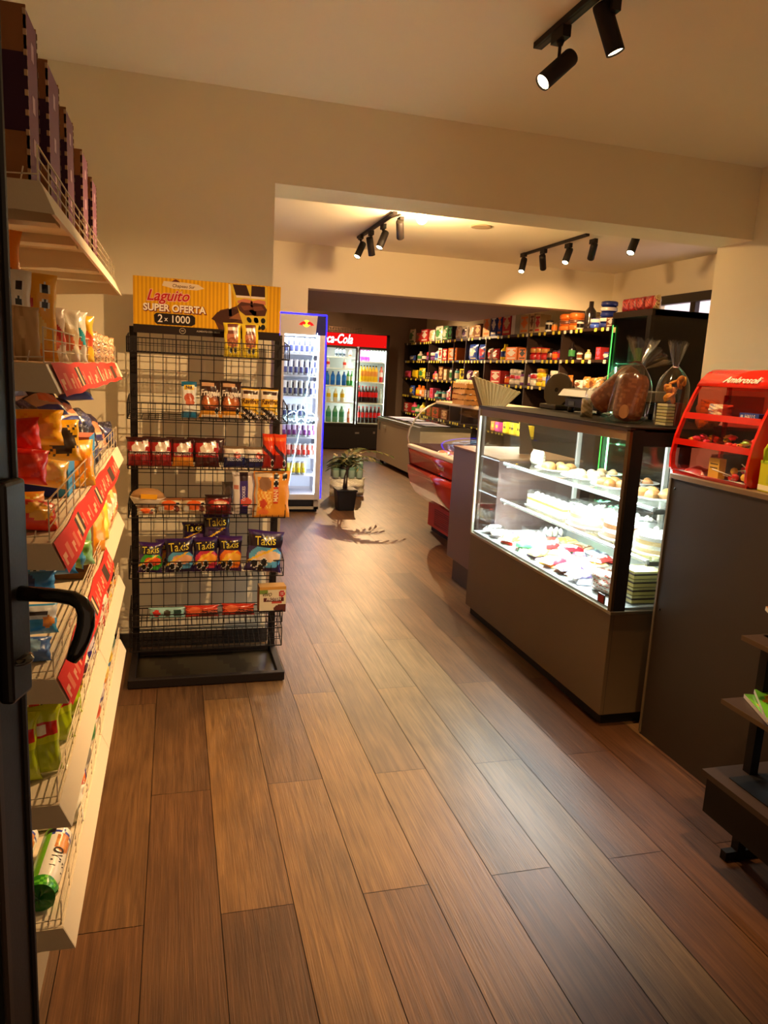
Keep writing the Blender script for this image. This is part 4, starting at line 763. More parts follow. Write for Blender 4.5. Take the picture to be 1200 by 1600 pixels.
# ------------------------------------------------------------------ pastries in the showcase
def loaf_rolls(n, col, dish=(236, 232, 220)):
    def f(name):
        t = bpy.data.objects.new(name, None); C.objects.link(t)
        mb = MB(); mb.lathe([(.09, 0), (.115, .008), (.135, .014), (.133, .017), (.11, .010), (.0001, .008)], dish, 'gloss', 28); mb.build('plate', t)
        rs = random.Random(n)
        for i in range(n):
            a_ = 2*PI*i/n; r = .062; mb = MB(); mb.at((r*math.cos(a_), r*math.sin(a_), .010), (0, 0, a_+.5))
            mb.sheet(lambda u, v: (.045*math.cos(2*PI*u)*math.sin(PI*v/2)**.8, .030*math.sin(2*PI*u)*math.sin(PI*v/2)**.8, .036*math.cos(PI*v/2)), 14, 6, lambda u, v: col if v < .75 else tuple(int(q*.8) for q in col), 'food', flip=True); mb.build('roll', t)
        return t
    return f
def cake(cols, R=.12, h=.07, domed=True):
    def f(name):
        t = bpy.data.objects.new(name, None); C.objects.link(t)
        mb = MB(); mb.lathe([(.13, 0), (.14, .006), (.14, .01), (.0001, .01)], (226, 216, 190), 'gloss', 28); mb.build('cake_board', t)
        mb = MB(); pr = [(R, .010)]; cc = []
        for i, c_ in enumerate(cols): pr.append((R+(.002 if i % 2 else 0), .010+h*(i+1)/len(cols))); cc.append(c_)
        pr.append((R*.9, .012+h)); cc.append(cols[-1]); pr.append((.0001, .014+h)); cc.append(cols[-1])
        mb.lathe(pr, cc, 'food', 28, smooth=False); 
        for i in range(10):
            a_ = 2*PI*i/10; mb.lathe([(.013, 0), (.014, .008), (.0001, .018)], (244, 236, 220), 'food', 8, c=(R*.78*math.cos(a_), R*.78*math.sin(a_), .012+h))
        mb.build('cake_body', t)
        if domed:
            mb = MB(); mb.lathe([(.136, .012), (.134, h+.04), (.125, h+.052), (.0001, h+.056)], (255,)*3, 'clearfilm', 28); mb.build('plastic_dome', t)
        return t
    return f
def slice_row(n, cols, top):
    def f(name):
        t = bpy.data.objects.new(name, None); C.objects.link(t)
        for i in range(n):
            mb = MB(); y = (i-(n-1)/2)*.062; k = len(cols)
            for j, c_ in enumerate(cols): mb.box((-.05, y-.026, .004+j*.06/k), (.05, y+.026, .004+(j+1)*.06/k), c_, 'food')
            mb.lathe([(.02, 0), (.014, .012), (.0001, .02)], top, 'food', 8, c=(0, y, .064)); mb.build('cake_slice', t)
        mb = MB(); L_ = n*.062+.01; mb.box((-.06, -L_/2, 0), (.06, L_/2, .004), (230, 228, 220), 'plastic'); mb.build('tray_base', t)
        mb = MB(); mb.box((-.058, -L_/2+.002, .004), (.058, L_/2-.002, .092), (255,)*3, 'clearfilm', taper=.93)
        for q in range(n): mb.box((-.05, (q-(n-1)/2)*.062-.004, .092), (.05, (q-(n-1)/2)*.062+.002, .094), (236, 240, 240), 'clearfilm')
        mb.build('clear_lid', t); return t
    return f
def flatpack(c1, c2, tx=None, w_=.13, d=.09, h=.024):
    def f(name):
        mb = MB(); rs = random.Random(c1[0]*7+c2[1])
        mb.sheet(lambda u, v: (w_*(u-.5), d*(v-.5), .002+h*(max(0, 1-abs(2*u-1)**3)*max(0, 1-abs(2*v-1)**4))**.5*(1+.15*math.sin(9*u+5*v))), 14, 10, layers_paint([('e', .5, .5, .33, .3, c2), ('s', .1, .1, .9, .9, c2, 2, .6), ('r', 0, 0, .05, 1, c2), ('r', .95, 0, 1, 1, c2)], c1), 'film')
        mb.sheet(lambda u, v: (w_*(u-.5), d*(v-.5), .001), 1, 1, c1, 'film', flip=True)
        return mb.build(name)
    return f
def donut_tray(name):
    t = bpy.data.objects.new(name, None); C.objects.link(t)
    mb = MB(); mb.box((-.12, -.15, 0), (.12, .15, .006), (220, 216, 200), 'plastic'); mb.build('tray_base', t)
    for i in range(3):
        for j in range(4):
            mb = MB(); cx, cy = -.078+.078*i, -.112+.074*j
            mb.sheet(lambda u, v: (cx+(.022+.014*math.cos(2*PI*v))*math.cos(2*PI*u), cy+(.022+.014*math.cos(2*PI*v))*math.sin(2*PI*u), .021+.014*math.sin(2*PI*v)), 16, 10, lambda u, v: ((70, 40, 24) if (i+j) % 3 else (226, 180, 110)) if v < .5 else (206, 150, 80), 'food'); mb.build('doughnut', t)
    return t
def cupbox(name):
    mb = MB(); mb.box((-.06, -.05, 0), (.06, .05, .08), (255,)*3, 'clearfilm', taper=1.06)
    for i in range(6): mb.lathe([(.014, .004), (.018, .03), (.012, .045), (.0001, .056)], (240, 236, 226), 'food', 10, c=(-.038+.038*(i % 3), -.022+.044*(i//3), 0))
    return mb.build(name)
def sc_(key, fn, name, label, cat, x, y, z, rz=0, scale=None, group=None): return place(key, fn, name, label, cat, (x, y, z+.0015), (0, 0, rz), group, scale)
z = SHZ[0]
for i, (y, k, n, col) in enumerate([(2.86, 'rl1', 5, (206, 150, 84)), (3.16, 'rl2', 6, (176, 116, 58)), (3.46, 'rl3', 6, (226, 196, 150)), (3.76, 'rl1', 5, 0)]):
    sc_(k, loaf_rolls(n, col), 'pastry_plate', 'white plate of baked rolls, %s from the near end of the top glass shelf' % ORD[i], 'pastry plate', 2.09, y, z, .3*i)
sc_('cv', lambda n: bag_parts(.14, .09, .07, (236, 226, 200), [('s', 0, 0, 1, 1, (200, 170, 110), 5, .3)], seed=200, mat='film').build(n), 'bread_bag', 'wrapped bread at the far end of the top glass shelf', 'bread', 2.08, 4.00, z, PI/2)
for i, (y, c_) in enumerate([(2.95, (214, 170, 110)), (3.30, (190, 130, 70)), (3.62, (226, 190, 130))]): sc_('rb%d' % i, loaf_rolls(4, c_), 'pastry_plate', 'plate of rolls in the back row of the top glass shelf, %s from the right' % ORD[i], 'pastry plate', 2.315, y, z, .2, .68)
z = SHZ[1]
sc_('sl', slice_row(7, [(236, 220, 170), (246, 240, 230), (206, 150, 80), (246, 240, 230)], (250, 248, 240)), 'cake_tray', 'clear lidded tray with a row of cream cake slices on the middle shelf', 'cake tray', 2.05, 3.72, z, 0)
sc_('ck1', cake([(226, 190, 130), (246, 240, 230), (226, 190, 130), (250, 246, 238)]), 'domed_cake', 'cream cake under a clear dome, middle shelf beside the slice tray', 'cake', 2.08, 3.33, z)
sc_('ck2', cake([(150, 100, 60), (246, 236, 210), (150, 100, 60), (250, 246, 240)], .12, .085), 'domed_cake', 'taller layered cake under a clear dome near the right end of the middle shelf', 'cake', 2.09, 3.03, z)
sc_('ck1', None, 'domed_cake', 'cream cake under a clear dome, rightmost on the middle shelf', 'cake', 2.08, 2.76, z)
sc_('ck3', cake([(236, 214, 160), (206, 160, 90), (250, 240, 220)], .11, .05, False), 'tart', 'uncovered pale tart in the back row of the middle shelf, behind the domes', 'cake', 2.325, 2.95, z, 0, .66)
sc_('ck3', None, 'tart', 'uncovered pale tart in the back row of the middle shelf, behind the slice tray', 'cake', 2.325, 3.6, z, 0, .66)
z = .53
sc_('cup', cupbox, 'cupcake_box', 'clear box of white meringues at the back of the case floor, left', 'pastry box', 2.02, 3.83, z, .1)
sc_('cup', cupbox, 'cupcake_box', 'clear box of white meringues at the back of the case floor, behind the first', 'pastry box', 2.2, 3.95, z, .1)
packs = [(1.86, 4.05, (60, 56, 52), (226, 222, 214), 'dark and white', .5), (1.85, 3.92, (236, 232, 226), (206, 190, 170), 'white', -.3), (1.84, 3.79, (214, 110, 50), (240, 220, 200), 'orange', .6), (1.93, 3.72, (236, 230, 210), (230, 170, 60), 'cream and yellow', .2), (1.86, 3.62, (60, 150, 80), (236, 240, 226), 'green and white', -.5),
         (1.98, 3.60, (206, 40, 40), (246, 236, 220), 'red and white', .3), (2.08, 3.52, (196, 30, 40), (250, 230, 210), 'deep red', -.2), (1.85, 3.45, (240, 200, 50), (250, 232, 140), 'yellow', .2), (1.95, 3.42, (240, 236, 230), (220, 90, 70), 'white and pink', .7), (1.99, 3.30, (236, 232, 224), (180, 60, 60), 'white and dark red', -.4),
         (1.84, 3.28, (200, 36, 50), (240, 236, 236), 'crimson', .3), (1.86, 3.14, (70, 50, 90), (220, 214, 226), 'purple', -.1), (1.85, 3.02, (50, 36, 70), (200, 196, 210), 'dark violet', .1), (2.12, 3.30, (210, 60, 56), (240, 220, 210), 'coral', .5), (2.05, 3.70, (226, 226, 220), (206, 60, 50), 'white and red', .9), (1.94, 3.19, (232, 230, 228), (160, 150, 170), 'silver white', .4)]
for i, (x, y, c1, c2, nm, rz) in enumerate(packs): sc_('pk%d' % i, flatpack(c1, c2), 'sweet_pack', '%s wrapped sweet pack lying on top of others on the showcase floor' % nm, 'sweet pack', x, y, z+.022, rz)
sc_('dn', donut_tray, 'doughnut_tray', 'tray of chocolate ringed doughnuts on the right of the showcase floor', 'doughnut tray', 2.02, 2.98, z, 0)
sc_('cr', lambda n: bag_parts(.17, .10, .10, (206, 200, 186), [('s', 0, 0, 1, 1, (120, 84, 60), 1, .3), ('s', 0, 0, 1, 1, (220, 80, 60), 7, .6)], seed=210, mat='film').build(n), 'cookie_bag', 'clear bag of cookies by the corner post on the showcase floor', 'cookie bag', 1.865, 2.82, z, -1.2)
def sandw(name):
    t = bpy.data.objects.new(name, None); C.objects.link(t)
    for k in range(4):
        mb = MB(); z0 = .004+k*.036; mb.box((-.07, -.05, z0), (.07, .05, z0+.014), (226, 206, 110), 'food'); mb.box((-.071, -.051, z0+.014), (.071, .051, z0+.022), (70, 50, 30), 'food'); mb.box((-.07, -.05, z0+.022), (.07, .05, z0+.031), (214, 200, 120), 'food'); mb.build('cake_slice', t)
    mb = MB(); mb.box((-.08, -.06, 0), (.08, .06, .15), (255,)*3, 'clearfilm', taper=.97); mb.build('clear_box', t); return t
sc_('sw', sandw, 'layer_cake_box', 'clear box of stacked yellow layer cakes at the near end of the showcase floor', 'cake box', 1.95, 2.70, z, 0)
sc_('sw', sandw, 'layer_cake_box', 'clear box of yellow layer cakes at the back right corner of the showcase floor', 'cake box', 2.25, 2.75, z, 0)

rs = random.Random(21); FLO = [((206, 60, 50), (246, 236, 226), 'red'), ((70, 120, 70), (226, 230, 214), 'green'), ((80, 60, 96), (206, 200, 216), 'violet'), ((230, 176, 60), (246, 226, 150), 'yellow'), ((110, 70, 44), (226, 200, 160), 'brown'), ((196, 200, 206), (120, 126, 140), 'grey')]
cols_ = ['front', 'second', 'third', 'back']
for j in range(4):
    for i in range(8):
        if (j == 0 and i < 1) or (j in (1, 2) and i < 3) or (j == 3 and i < 2): continue
        c1, c2, nm = FLO[(i*5+j*3) % 6]
        sc_('fl%s' % nm, flatpack(c1, c2, None, .12, .085, .02), 'sweet_pack', '%s wrapped pack under the others, %s from the right, %s row, showcase floor' % (nm, ORD[i], cols_[j]), 'sweet pack', 1.85+j*.125, 2.83+i*.158+(.04 if j % 2 else 0), z+.027*(j == 0)*0, rs.uniform(-.5, .5)+PI/2, group='packs covering the showcase floor')

# ------------------------------------------------------------------ narrow plum-brown panel cabinet beyond the showcase
t = thing('side_cabinet', 'narrow plum-brown cabinet between the showcase and the red deli case', 'cabinet', (2.2, 4.62, 0))
mb = MB(); mb.box((-.28, -.43, .16), (.3, .36, .955), (112, 84, 80), 'laminate'); mb.build('cabinet_body', t, bevel=.003)
mb = MB(); mb.box((-.285, -.43, .955), (.3, .365, .968), (140, 100, 70), 'laminate'); mb.build('cabinet_top', t, bevel=.002)
mb = MB(); mb.box((-.25, -.41, .0), (.3, .3, .16), (60, 46, 38), 'laminate'); mb.box((-.262, -.43, .09), (-.2, -.38, .155), (20, 16, 14), 'matteblack'); mb.build('plinth', t)

# ------------------------------------------------------------------ dark counter with the candy stand
t = thing('sales_counter', 'dark brown counter panel at the right, red candy stand on top', 'counter', (2.2, 1.7, 0))
def K_(x, y, z): return (x-2.2, y-1.7, z)
CB = (50, 39, 28)
mb = MB(); mb.box(K_(1.905, .25, .0), K_(1.925, 2.525, 1.098), CB, 'laminate'); mb.box(K_(1.925, 2.505, 0), K_(2.5, 2.525, 1.098), CB, 'laminate'); mb.box(K_(1.9, 2.515, .01), K_(1.9045, 2.526, 1.098), (106, 88, 62), 'laminate'); mb.build('front_panel', t)
mb = MB(); mb.box(K_(1.900, .25, 1.098), K_(2.5, 2.528, 1.118), (120, 94, 62), 'laminate'); mb.build('worktop', t, bevel=.002)
mb = MB(); mb.lathe([(.004, 0), (.004, .002)], (30, 26, 22), 'metal', 8)
for yy, zz in ((2.49, 1.06), (2.49, .56)): mb.at(K_(1.9045, yy, zz), (0, -PI/2, 0)); mb.lathe([(.005, 0), (.005, .002)], (30, 26, 22), 'metal', 10)
mb.build('screws', t)

# red stepped candy stand: curved side cheeks, three trays with clear fronts, header with script lettering
cs = thing('candy_stand', 'red stepped plastic candy stand with clear fronts and white script, on the dark counter', 'candy display', (1.93, 2.34, 1.119))
Rr = (226, 34, 18); CY = .215
prof = [(.0, .002), (-.018, .02), (-.022, .07), (-.010, .15), (.018, .235), (.052, .315), (.085, .375), (.115, .402), (.15, .412), (.21, .412), (.225, .38), (.225, .002)]
# cheeks are rims following the profile; back sheet translucent red
for s_ in (-1, 1):
    mb = MB(); inner = []
    for x, z in prof: inner.append((x*.86+.016, z*.92+.014))
    n = len(prof)
    for i in range(n):
        a_, b_, c_, d_ = prof[i], prof[(i+1) % n], inner[(i+1) % n], inner[i]
        y0, y1 = s_*CY, s_*CY-s_*.012
        vs = [(a_[0], y0, a_[1]), (b_[0], y0, b_[1]), (c_[0], y0, c_[1]), (d_[0], y0, d_[1]), (a_[0], y1, a_[1]), (b_[0], y1, b_[1]), (c_[0], y1, c_[1]), (d_[0], y1, d_[1])]
        mb.add(vs, [(0, 1, 2, 3), (7, 6, 5, 4), (0, 4, 5, 1), (3, 2, 6, 7)], Rr, 'gloss')
    mb.add([(x, s_*CY-s_*.006, z) for x, z in inner], [tuple(range(n))], (255, 255, 255) if s_ > 0 else Rr, 'acrylic' if s_ > 0 else 'gloss'); mb.build('side_cheek', cs)
def cheekx(z):
    for (x0, z0), (x1, z1) in zip(prof[:-1], prof[1:]):
        if z0 <= z <= z1 and z1 > z0: return x0+(x1-x0)*(z-z0)/(z1-z0)
    return .2
mb = MB(); mb.sheet(lambda u, v: (.02+.0*v, 0, 0), 1, 1, Rr)
mb = MB(); zz = [.345, .372, .395, .407, .412, .412]; xx = [cheekx(.345)-.002, .083, .108, .13, .15, .21]
vs = [(x, y, z) for x, z in zip(xx, zz) for y in (-CY, CY)]; mb.add(vs, [(2*i, 2*i+1, 2*i+3, 2*i+2) for i in range(5)], Rr, 'gloss', True); 
mb.text('Ambrosoli', .042, (250, 236, 224), lambda x, y: (xx[0]+.006+.62*(y+.018)-.007, -.015-x, .353+(y+.018)*.78+.005), 'paper', .35, .0, xs=1.)
mb.build('header', cs, solid=.004)
for i, (z, lipz, x) in enumerate([(.228, .014, 0), (.125, .014, 0), (.006, .006, 0)]):
    x0 = cheekx(z+.002)+.004
    mb = MB(); mb.box((x0, -CY+.012, z-.004), (.222, CY-.012, z), Rr, 'gloss'); mb.box((x0-.004, -CY+.012, z-.010), (x0+.002, CY-.012, z+lipz), Rr, 'gloss')
    mb.build('tray', cs)
    zt = (.345, .228, .125)[i]
    mb = MB(); N_ = 6
    mb.sheet(lambda u, v: (cheekx(z+lipz+(zt-.01-z-lipz)*v)+.002, -CY+.012+(2*CY-.024)*u, z+lipz+(zt-.01-z-lipz)*v), 2, N_, (255,)*3, 'glass'); mb.build('clear_front', cs)
    mb = MB(); mb.box((x0+.02, -.002+.02, z), (.22, .002+.02, zt-.03), (255,)*3, 'acrylic'); mb.build('divider', cs)
mb = MB(); mb.box((.222, -CY+.002, .004), (.226, CY-.002, .40), (196, 34, 28), 'acrylic'); mb.build('back_panel', cs)
mb = MB(); mb.sheet(lambda u, v: (-.014+.06*v, -CY+.02+(2*CY-.04)*u, .012-.006*v+.003*math.sin(u*9)), 10, 2, (226, 222, 214), 'paper'); mb.build('paper_liner', cs)
# sweets in the trays
def sweet(c1):
    def f(name):
        mb = MB(); mb.sheet(lambda u, v: ((.011-.004*abs(2*v-1)**3)*math.cos(2*PI*u)*(1 if .2 < v < .8 else .5), .036*(v-.5), .009+(.009)*math.sin(2*PI*u)*(1 if .2 < v < .8 else .35)), 8, 8, lambda u, v: c1 if .2 < v < .8 else tuple(min(255, q+30) for q in c1), 'film'); return mb.build(name)
    return f
SC = [(220, 40, 30), (240, 150, 30), (246, 206, 60), (196, 30, 60), (236, 100, 30), (150, 200, 60)]
rs = random.Random(5); cnt = 0
for i in range(26):
    for half in (0, 1):
        if half == 0 and i > 18: continue
        yy = (rs.uniform(.035, .19) if half == 0 else rs.uniform(-.19, .01)); xx_ = rs.uniform(.035, .11); kz = .126+.0135*(i % 3)*(1 if half else .6)
        c_ = rs.choice([0, 0, 3, 1, 2]) if half == 0 else rs.choice([1, 4, 1, 2, 5, 0])
        place('swt%d' % c_, sweet(SC[c_]), 'wrapped_sweet', '%s wrapped sweet in the %s half of the middle candy stand tray' % (['red', 'orange', 'yellow', 'crimson', 'bright orange', 'lime'][c_], ['left', 'right'][half]), 'sweet', (1.93+xx_, 2.34+yy, 1.119+kz), (rs.uniform(-.3, .3), rs.uniform(-.3, .3), rs.uniform(0, 3)), 'sweets in the middle tray of the candy stand')
def lolly(c1):
    def f(name):
        t = bpy.data.objects.new(name, None); C.objects.link(t); mb = MB(); mb.tube([(0, 0, 0), (0, .085, 0)], .002, (240, 230, 216), 'plastic', 6); mb.build('stick', t)
        mb = MB(); mb.lathe([(.0001, -.014), (.010, -.010), (.014, 0), (.010, .010), (.0001, .014)], c1, 'gloss', 12); mb.build('sweet_head', t); return t
    return f
for i, (x, y, z_, rx, rz, k) in enumerate([(1.945, 2.22, 1.145, .3, 1.1, 0), (1.95, 2.18, 1.15, .4, 2.4, 1), (1.965, 2.26, 1.14, .1, .2, 0), (1.98, 2.17, 1.16, .5, 1.8, 2), (1.955, 2.24, 1.165, .2, -2.7, 1), (1.99, 2.23, 1.17, .6, 2.9, 2)]):
    place('lol%d' % k, lolly([(210, 30, 30), (240, 190, 50), (226, 70, 110)][k]), 'lollipop', '%s lollipop in the lowest tray of the candy stand, %s from the front' % (['red', 'yellow', 'pink'][k], ORD[i]), 'lollipop', (x, y, z_), (rx, 0, rz))
place('yb', lambda n: carton_mb(.055, .03, .075, (236, 180, 60), [('r', .1, .5, .9, .56, (90, 60, 30)), ('r', .1, .7, .9, .76, (90, 60, 30))], (220, 160, 50)).build(n), 'sweet_box', 'small yellow box standing in the lowest tray of the candy stand', 'box', (1.95, 2.325, 1.127), (0, 0, -PI/2))
place('rdb', flatpack((190, 60, 56), (226, 150, 140), w_=.11, d=.06), 'sweet_pack', 'pink-red pack in the left half of the lowest tray of the candy stand', 'sweet pack', (1.975, 2.45, 1.127), (0, 0, PI/2))
place('hls', lambda n: carton_mb(.095, .03, .026, (40, 70, 160), [('e', .12, .5, .06, .3, (200, 210, 230))], (34, 60, 140), (40, 70, 160), texts=[('HALLS', .022, .55, .5, (244, 240, 236), .1)]).build(n), 'sweet_roll_box', 'blue box lettered HALLS in the top tray of the candy stand', 'box', (2.0, 2.24, 1.349), (0, 0, -PI/2))
place('cig', lambda n: bag_parts(.13, .05, .05, (190, 160, 130), [('s', 0, 0, 1, 1, (240, 226, 200), 2, .3), ('s', 0, 0, .4, 1, (90, 100, 150), 5, .2)], seed=230).build(n), 'sweet_bag', 'clear bag of sweets in the top tray of the candy stand', 'sweet bag', (2.02, 2.43, 1.349), (0, 0, -PI/2))
# lime handled carton at the right edge
lc = thing('lime_carton', 'lime green carton with a handle at the right edge of the counter top', 'carton', (2.02, 2.03, 1.119), -.1)
mb = MB(); mb.box((-.09, -.06, 0), (.09, .06, .095), (206, 206, 40), 'paper'); mb.box((-.0905, -.0605, .004), (.0905, .0605, .022), (246, 240, 200), 'paper'); mb.box((-.091, -.02, .03), (-.09, .02, .06), (190, 196, 60), 'paper'); mb.box((-.091, -.0605, .095), (.0905, .0605, .105), (170, 196, 40), 'paper'); mb.build('carton_body', lc, bevel=.002)
mb = MB(); mb.tube([(-.085, .045, .10), (-.085, .05, .14), (-.085, .03, .165), (-.085, .0, .17), (-.085, -.03, .165), (-.085, -.045, .14), (-.085, -.04, .10)], .008, (190, 206, 40), 'paper', 6); mb.build('handle', lc)
mb = MB(); mb.box((-.04, -.05, .105), (-.02, .055, .215), (222, 196, 150), 'paper'); mb.build('backing_card', lc)

# ------------------------------------------------------------------ low black stepped rack at the right edge
lr = thing('stepped_rack', 'low dark stepped rack with magazines and snacks at the right edge', 'rack', (1.75, 1.2, 0))
def L_(x, y, z): return (x-1.75, y-1.2, z)
DKW = (58, 40, 26)
def lev(xa, z, name, th=.014): 
    mb = MB(); mb.box(L_(xa, .35, z-th), L_(1.895, 1.745, z), DKW, 'laminate'); mb.box(L_(xa-.001, .35, z-th), L_(xa+.0, 1.745, z+.001), (92, 70, 46), 'laminate'); mb.build(name, lr)
lev(1.632, .735, 'shelf'); lev(1.592, .535, 'shelf')
mb = MB(); mb.box(L_(1.575, .35, .295-.018), L_(1.895, 1.765, .295), DKW, 'laminate'); mb.box(L_(1.62, .4, .295), L_(1.86, 1.70, .298), (26, 22, 20), 'laminate'); mb.box(L_(1.585, .37, .16), L_(1.60, 1.75, .277), (20, 15, 12), 'matteblack'); mb.build('base_box', lr)
for y in (1.72, .40):
    mb = MB(); mb.box(L_(1.70, y-.015, 0), L_(1.73, y+.015, .735), (16, 12, 10), 'matteblack'); mb.box(L_(1.66, y-.012, 0), L_(1.895, y+.012, .03), (16, 12, 10), 'matteblack'); mb.build('post', lr)
def magazine(c1, c2, s_):
    def f(name):
        mb = MB(); mb.box((-.10, -.07, 0), (.10, .07, .012), (236, 230, 214), 'paper')
        mb.sheet(lambda u, v: (-.1+.2*u, -.07+.14*v, .0125), 20, 14, layers_paint([('e', .6, .6, .3, .3, c2), ('e', .4, .3, .2, .2, (250, 220, 80))]+warn(.3, .25, .1, 1.4)+warn(.5, .2, .1, 1.4)+warn(.72, .2, .1, 1.4), c1), 'gloss', smooth=False); return mb.build(name)
    return f
place('mg1', magazine((110, 180, 50), (226, 150, 40), 1), 'snack_carton', 'green and yellow flat snack carton on the middle step of the dark rack', 'snack carton', (1.695, 1.62, .5365), (.0, .0, 1.2))
place('mg1', magazine((110, 180, 50), (226, 150, 40), 1), 'snack_carton', 'flat green snack carton on top, tilted, middle step of the dark rack', 'snack carton', (1.70, 1.61, .5505), (.0, -.02, 1.0))
place('mg2', lambda n: bag_parts(.14, .09, .06, (214, 206, 196), [('e', .5, .5, .3, .3, (236, 232, 226))], seed=240).build(n), 'snack_bag', 'crumpled white pack behind the green cartons on the middle step', 'snack bag', (1.80, 1.66, .537), (0, 0, -1.2))
place('mg3', magazine((150, 96, 56), (196, 140, 84), 3), 'snack_carton', 'brown and white flat carton on the upper step of the dark rack', 'snack carton', (1.735, 1.63, .80), (0, -.1, 1.2))
place('mg4', lambda n: bag_parts(.13, .05, .05, (200, 60, 36), [('e', .6, .5, .3, .3, (246, 190, 60)), ('e', .3, .6, .2, .3, (226, 110, 90))], seed=241).build(n), 'snack_bag', 'red and yellow snack pack on the upper step of the dark rack', 'snack bag', (1.72, 1.64, .737), (-.4, 0, 1.3))
place('mg5', lambda n: bag_parts(.18, .10, .10, (130, 130, 130), [('e', .5, .5, .4, .3, (100, 80, 60))], seed=242).build(n), 'plastic_bag', 'grey plastic bag lying on the lowest step behind the post of the dark rack', 'bag', (1.80, 1.62, .30), (0, 0, -1.0))
# ------------------------------------------------------------------ things standing on top of the showcase
TOPZ = SZ+.003
def film_bag(R, H_, tie, fan, col_in, seed=0, sx=1., sy=1.):
    """clear bag tied with a twist: returns a mesh builder with body, neck and fanned top"""
    mb = MB(); n = 28; rs = random.Random(seed); ph = rs.uniform(0, 6)
    def fn(u, v):
        a_ = 2*PI*u; z = H_*v
        if z < tie: r = R*(1-max(0, (z/tie-.55)/.45)**2.2*.86) * min(1, .75+z/tie*3)
        else: r = R*.13+(fan)*((z-tie)/(H_-tie))**.9
        wr = 1+.06*math.sin(7*a_+ph)+(.30*math.sin(11*a_+ph) if z >= tie else .05*math.sin(5*a_-9*v))
        flat_ = 1 if z < tie else 1-.6*((z-tie)/(H_-tie))
        return (sx*r*wr*math.cos(a_), sy*r*wr*math.sin(a_)*flat_, z+(.012*math.sin(9*a_) if v > .99 else 0))
    mb.sheet(fn, n, 26, (255,)*3, 'clearfilm'); return mb
def loaf_bag(R, H_, tie, loaf, seed, sticker=True):
    def f(name):
        t = bpy.data.objects.new(name, None); C.objects.link(t)
        lw, ld, lh = loaf; mb = MB()
        def lf(u, v):
            a_ = 2*PI*u; k = (1-abs(2*v-1)**5)**.35; c_, s_ = math.cos(a_), math.sin(a_)
            return (lw*k*abs(c_)**.7*(1 if c_ > 0 else -1), ld*k*abs(s_)**.7*(1 if s_ > 0 else -1), .004+lh*v)
        mb.sheet(lf, 28, 22, lambda u, v: (196, 120, 72) if math.sin(u*40+v*20)*math.sin(v*33-u*9) > .3 else (164, 92, 54), 'food'); mb.build('loaf', t)
        film_bag(R, H_, tie, R*.62, None, seed).build('clear_wrap', t)
        mb = MB(); mb.tube([(R*.15*math.cos(a_*PI/4), R*.15*math.sin(a_*PI/4), tie) for a_ in range(8)], .0025, (120, 40, 40), 'plastic', 5, closed=True); mb.tube([(-R*.15, 0, tie), (-R*.5, -.01, tie-.012)], .002, (150, 50, 60), 'plastic', 5); mb.build('twist_tie', t)
        if sticker: 
            mb = MB(); mb.add([(-.035+.021*math.cos(a_*PI/12), -R*.93-.002, .045+.030*math.sin(a_*PI/12)) for a_ in range(24)], [tuple(range(24))], (206, 146, 96), 'paper'); mb.build('round_sticker', t)
        return t
    return f
place('lb1', loaf_bag(.078, .38, .28, (.060, .056, .25), 1, False), 'bread_bag', 'long brown loaf in a clear bag leaning left on the showcase top', 'bread', (1.90, 3.02, TOPZ+.045), (-.15, .0, 0))
PROTO['lb1'].rotation_euler = (.12, .78, -.35); PROTO['lb1'].location = (1.875, 3.10, TOPZ+.05)
place('lb2', loaf_bag(.080, .36, .265, (.064, .056, .215), 2), 'bread_bag', 'brown loaf in a clear tied bag with round sticker on the showcase top', 'bread', (1.90, 2.87, TOPZ), (-.03, .10, -.35))
def cookie_bag(name):
    t = bpy.data.objects.new(name, None); C.objects.link(t); rs = random.Random(9)
    for i in range(7):
        mb = MB(); mb.box((-.045, -.03, .006+i*.013), (-.005, .03, .016+i*.013), (190, 186, 130) if i % 2 else (214, 206, 160), 'food'); mb.build('wafer', t)
    mb = MB(); mb.box((.0, -.035, .004), (.045, .035, .10), (96, 40, 30), 'paper'); mb.build('inner_card', t)
    for i in range(16):
        mb = MB(); mb.at((rs.uniform(-.032, .032), rs.uniform(-.032, .032), .112+.0055*i), (rs.uniform(0, 1.5), rs.uniform(0, 1.5), rs.uniform(0, 3)))
        mb.lathe([(.0001, -.006), (.019, -.004), (.021, .0), (.018, .005), (.0001, .006)], (226, 150, 44) if i % 3 else (206, 120, 40), 'food', 12, sy=.7); mb.build('biscuit', t)
    film_bag(.066, .345, .25, .034, None, 4).build('clear_wrap', t)
    mb = MB(); mb.tube([(.009*math.cos(a_*PI/4), .009*math.sin(a_*PI/4), .245) for a_ in range(8)], .0025, (176, 110, 130), 'plastic', 5, closed=True); mb.build('twist_tie', t)
    return t
place('ckb', cookie_bag, 'cookie_bag', 'clear tied bag of yellow biscuits on the showcase top beside the candy stand', 'cookie bag', (1.995, 2.70, TOPZ), (0, 0, .1))
place('ckb2', lambda n: bag_parts(.12, .12, .09, (206, 150, 70), [('s', 0, 0, 1, 1, (240, 180, 60), 2, .0), ('s', 0, 0, 1, 1, (150, 90, 50), 6, .5)], seed=260).build(n), 'cookie_bag', 'lower biscuit bag half hidden behind the candy stand', 'cookie bag', (2.15, 2.66, TOPZ), (0, 0, .3))
place('crm', lambda n: bag_parts(.06, .09, .07, (196, 190, 140), [('s', 0, 0, 1, 1, (226, 222, 190), 2, .2)], seed=261, mat='film').build(n), 'paper_bag', 'crumpled cream bag at the left foot of the leaning loaf', 'bag', (1.90, 3.20, TOPZ), (0, 0, -.8))
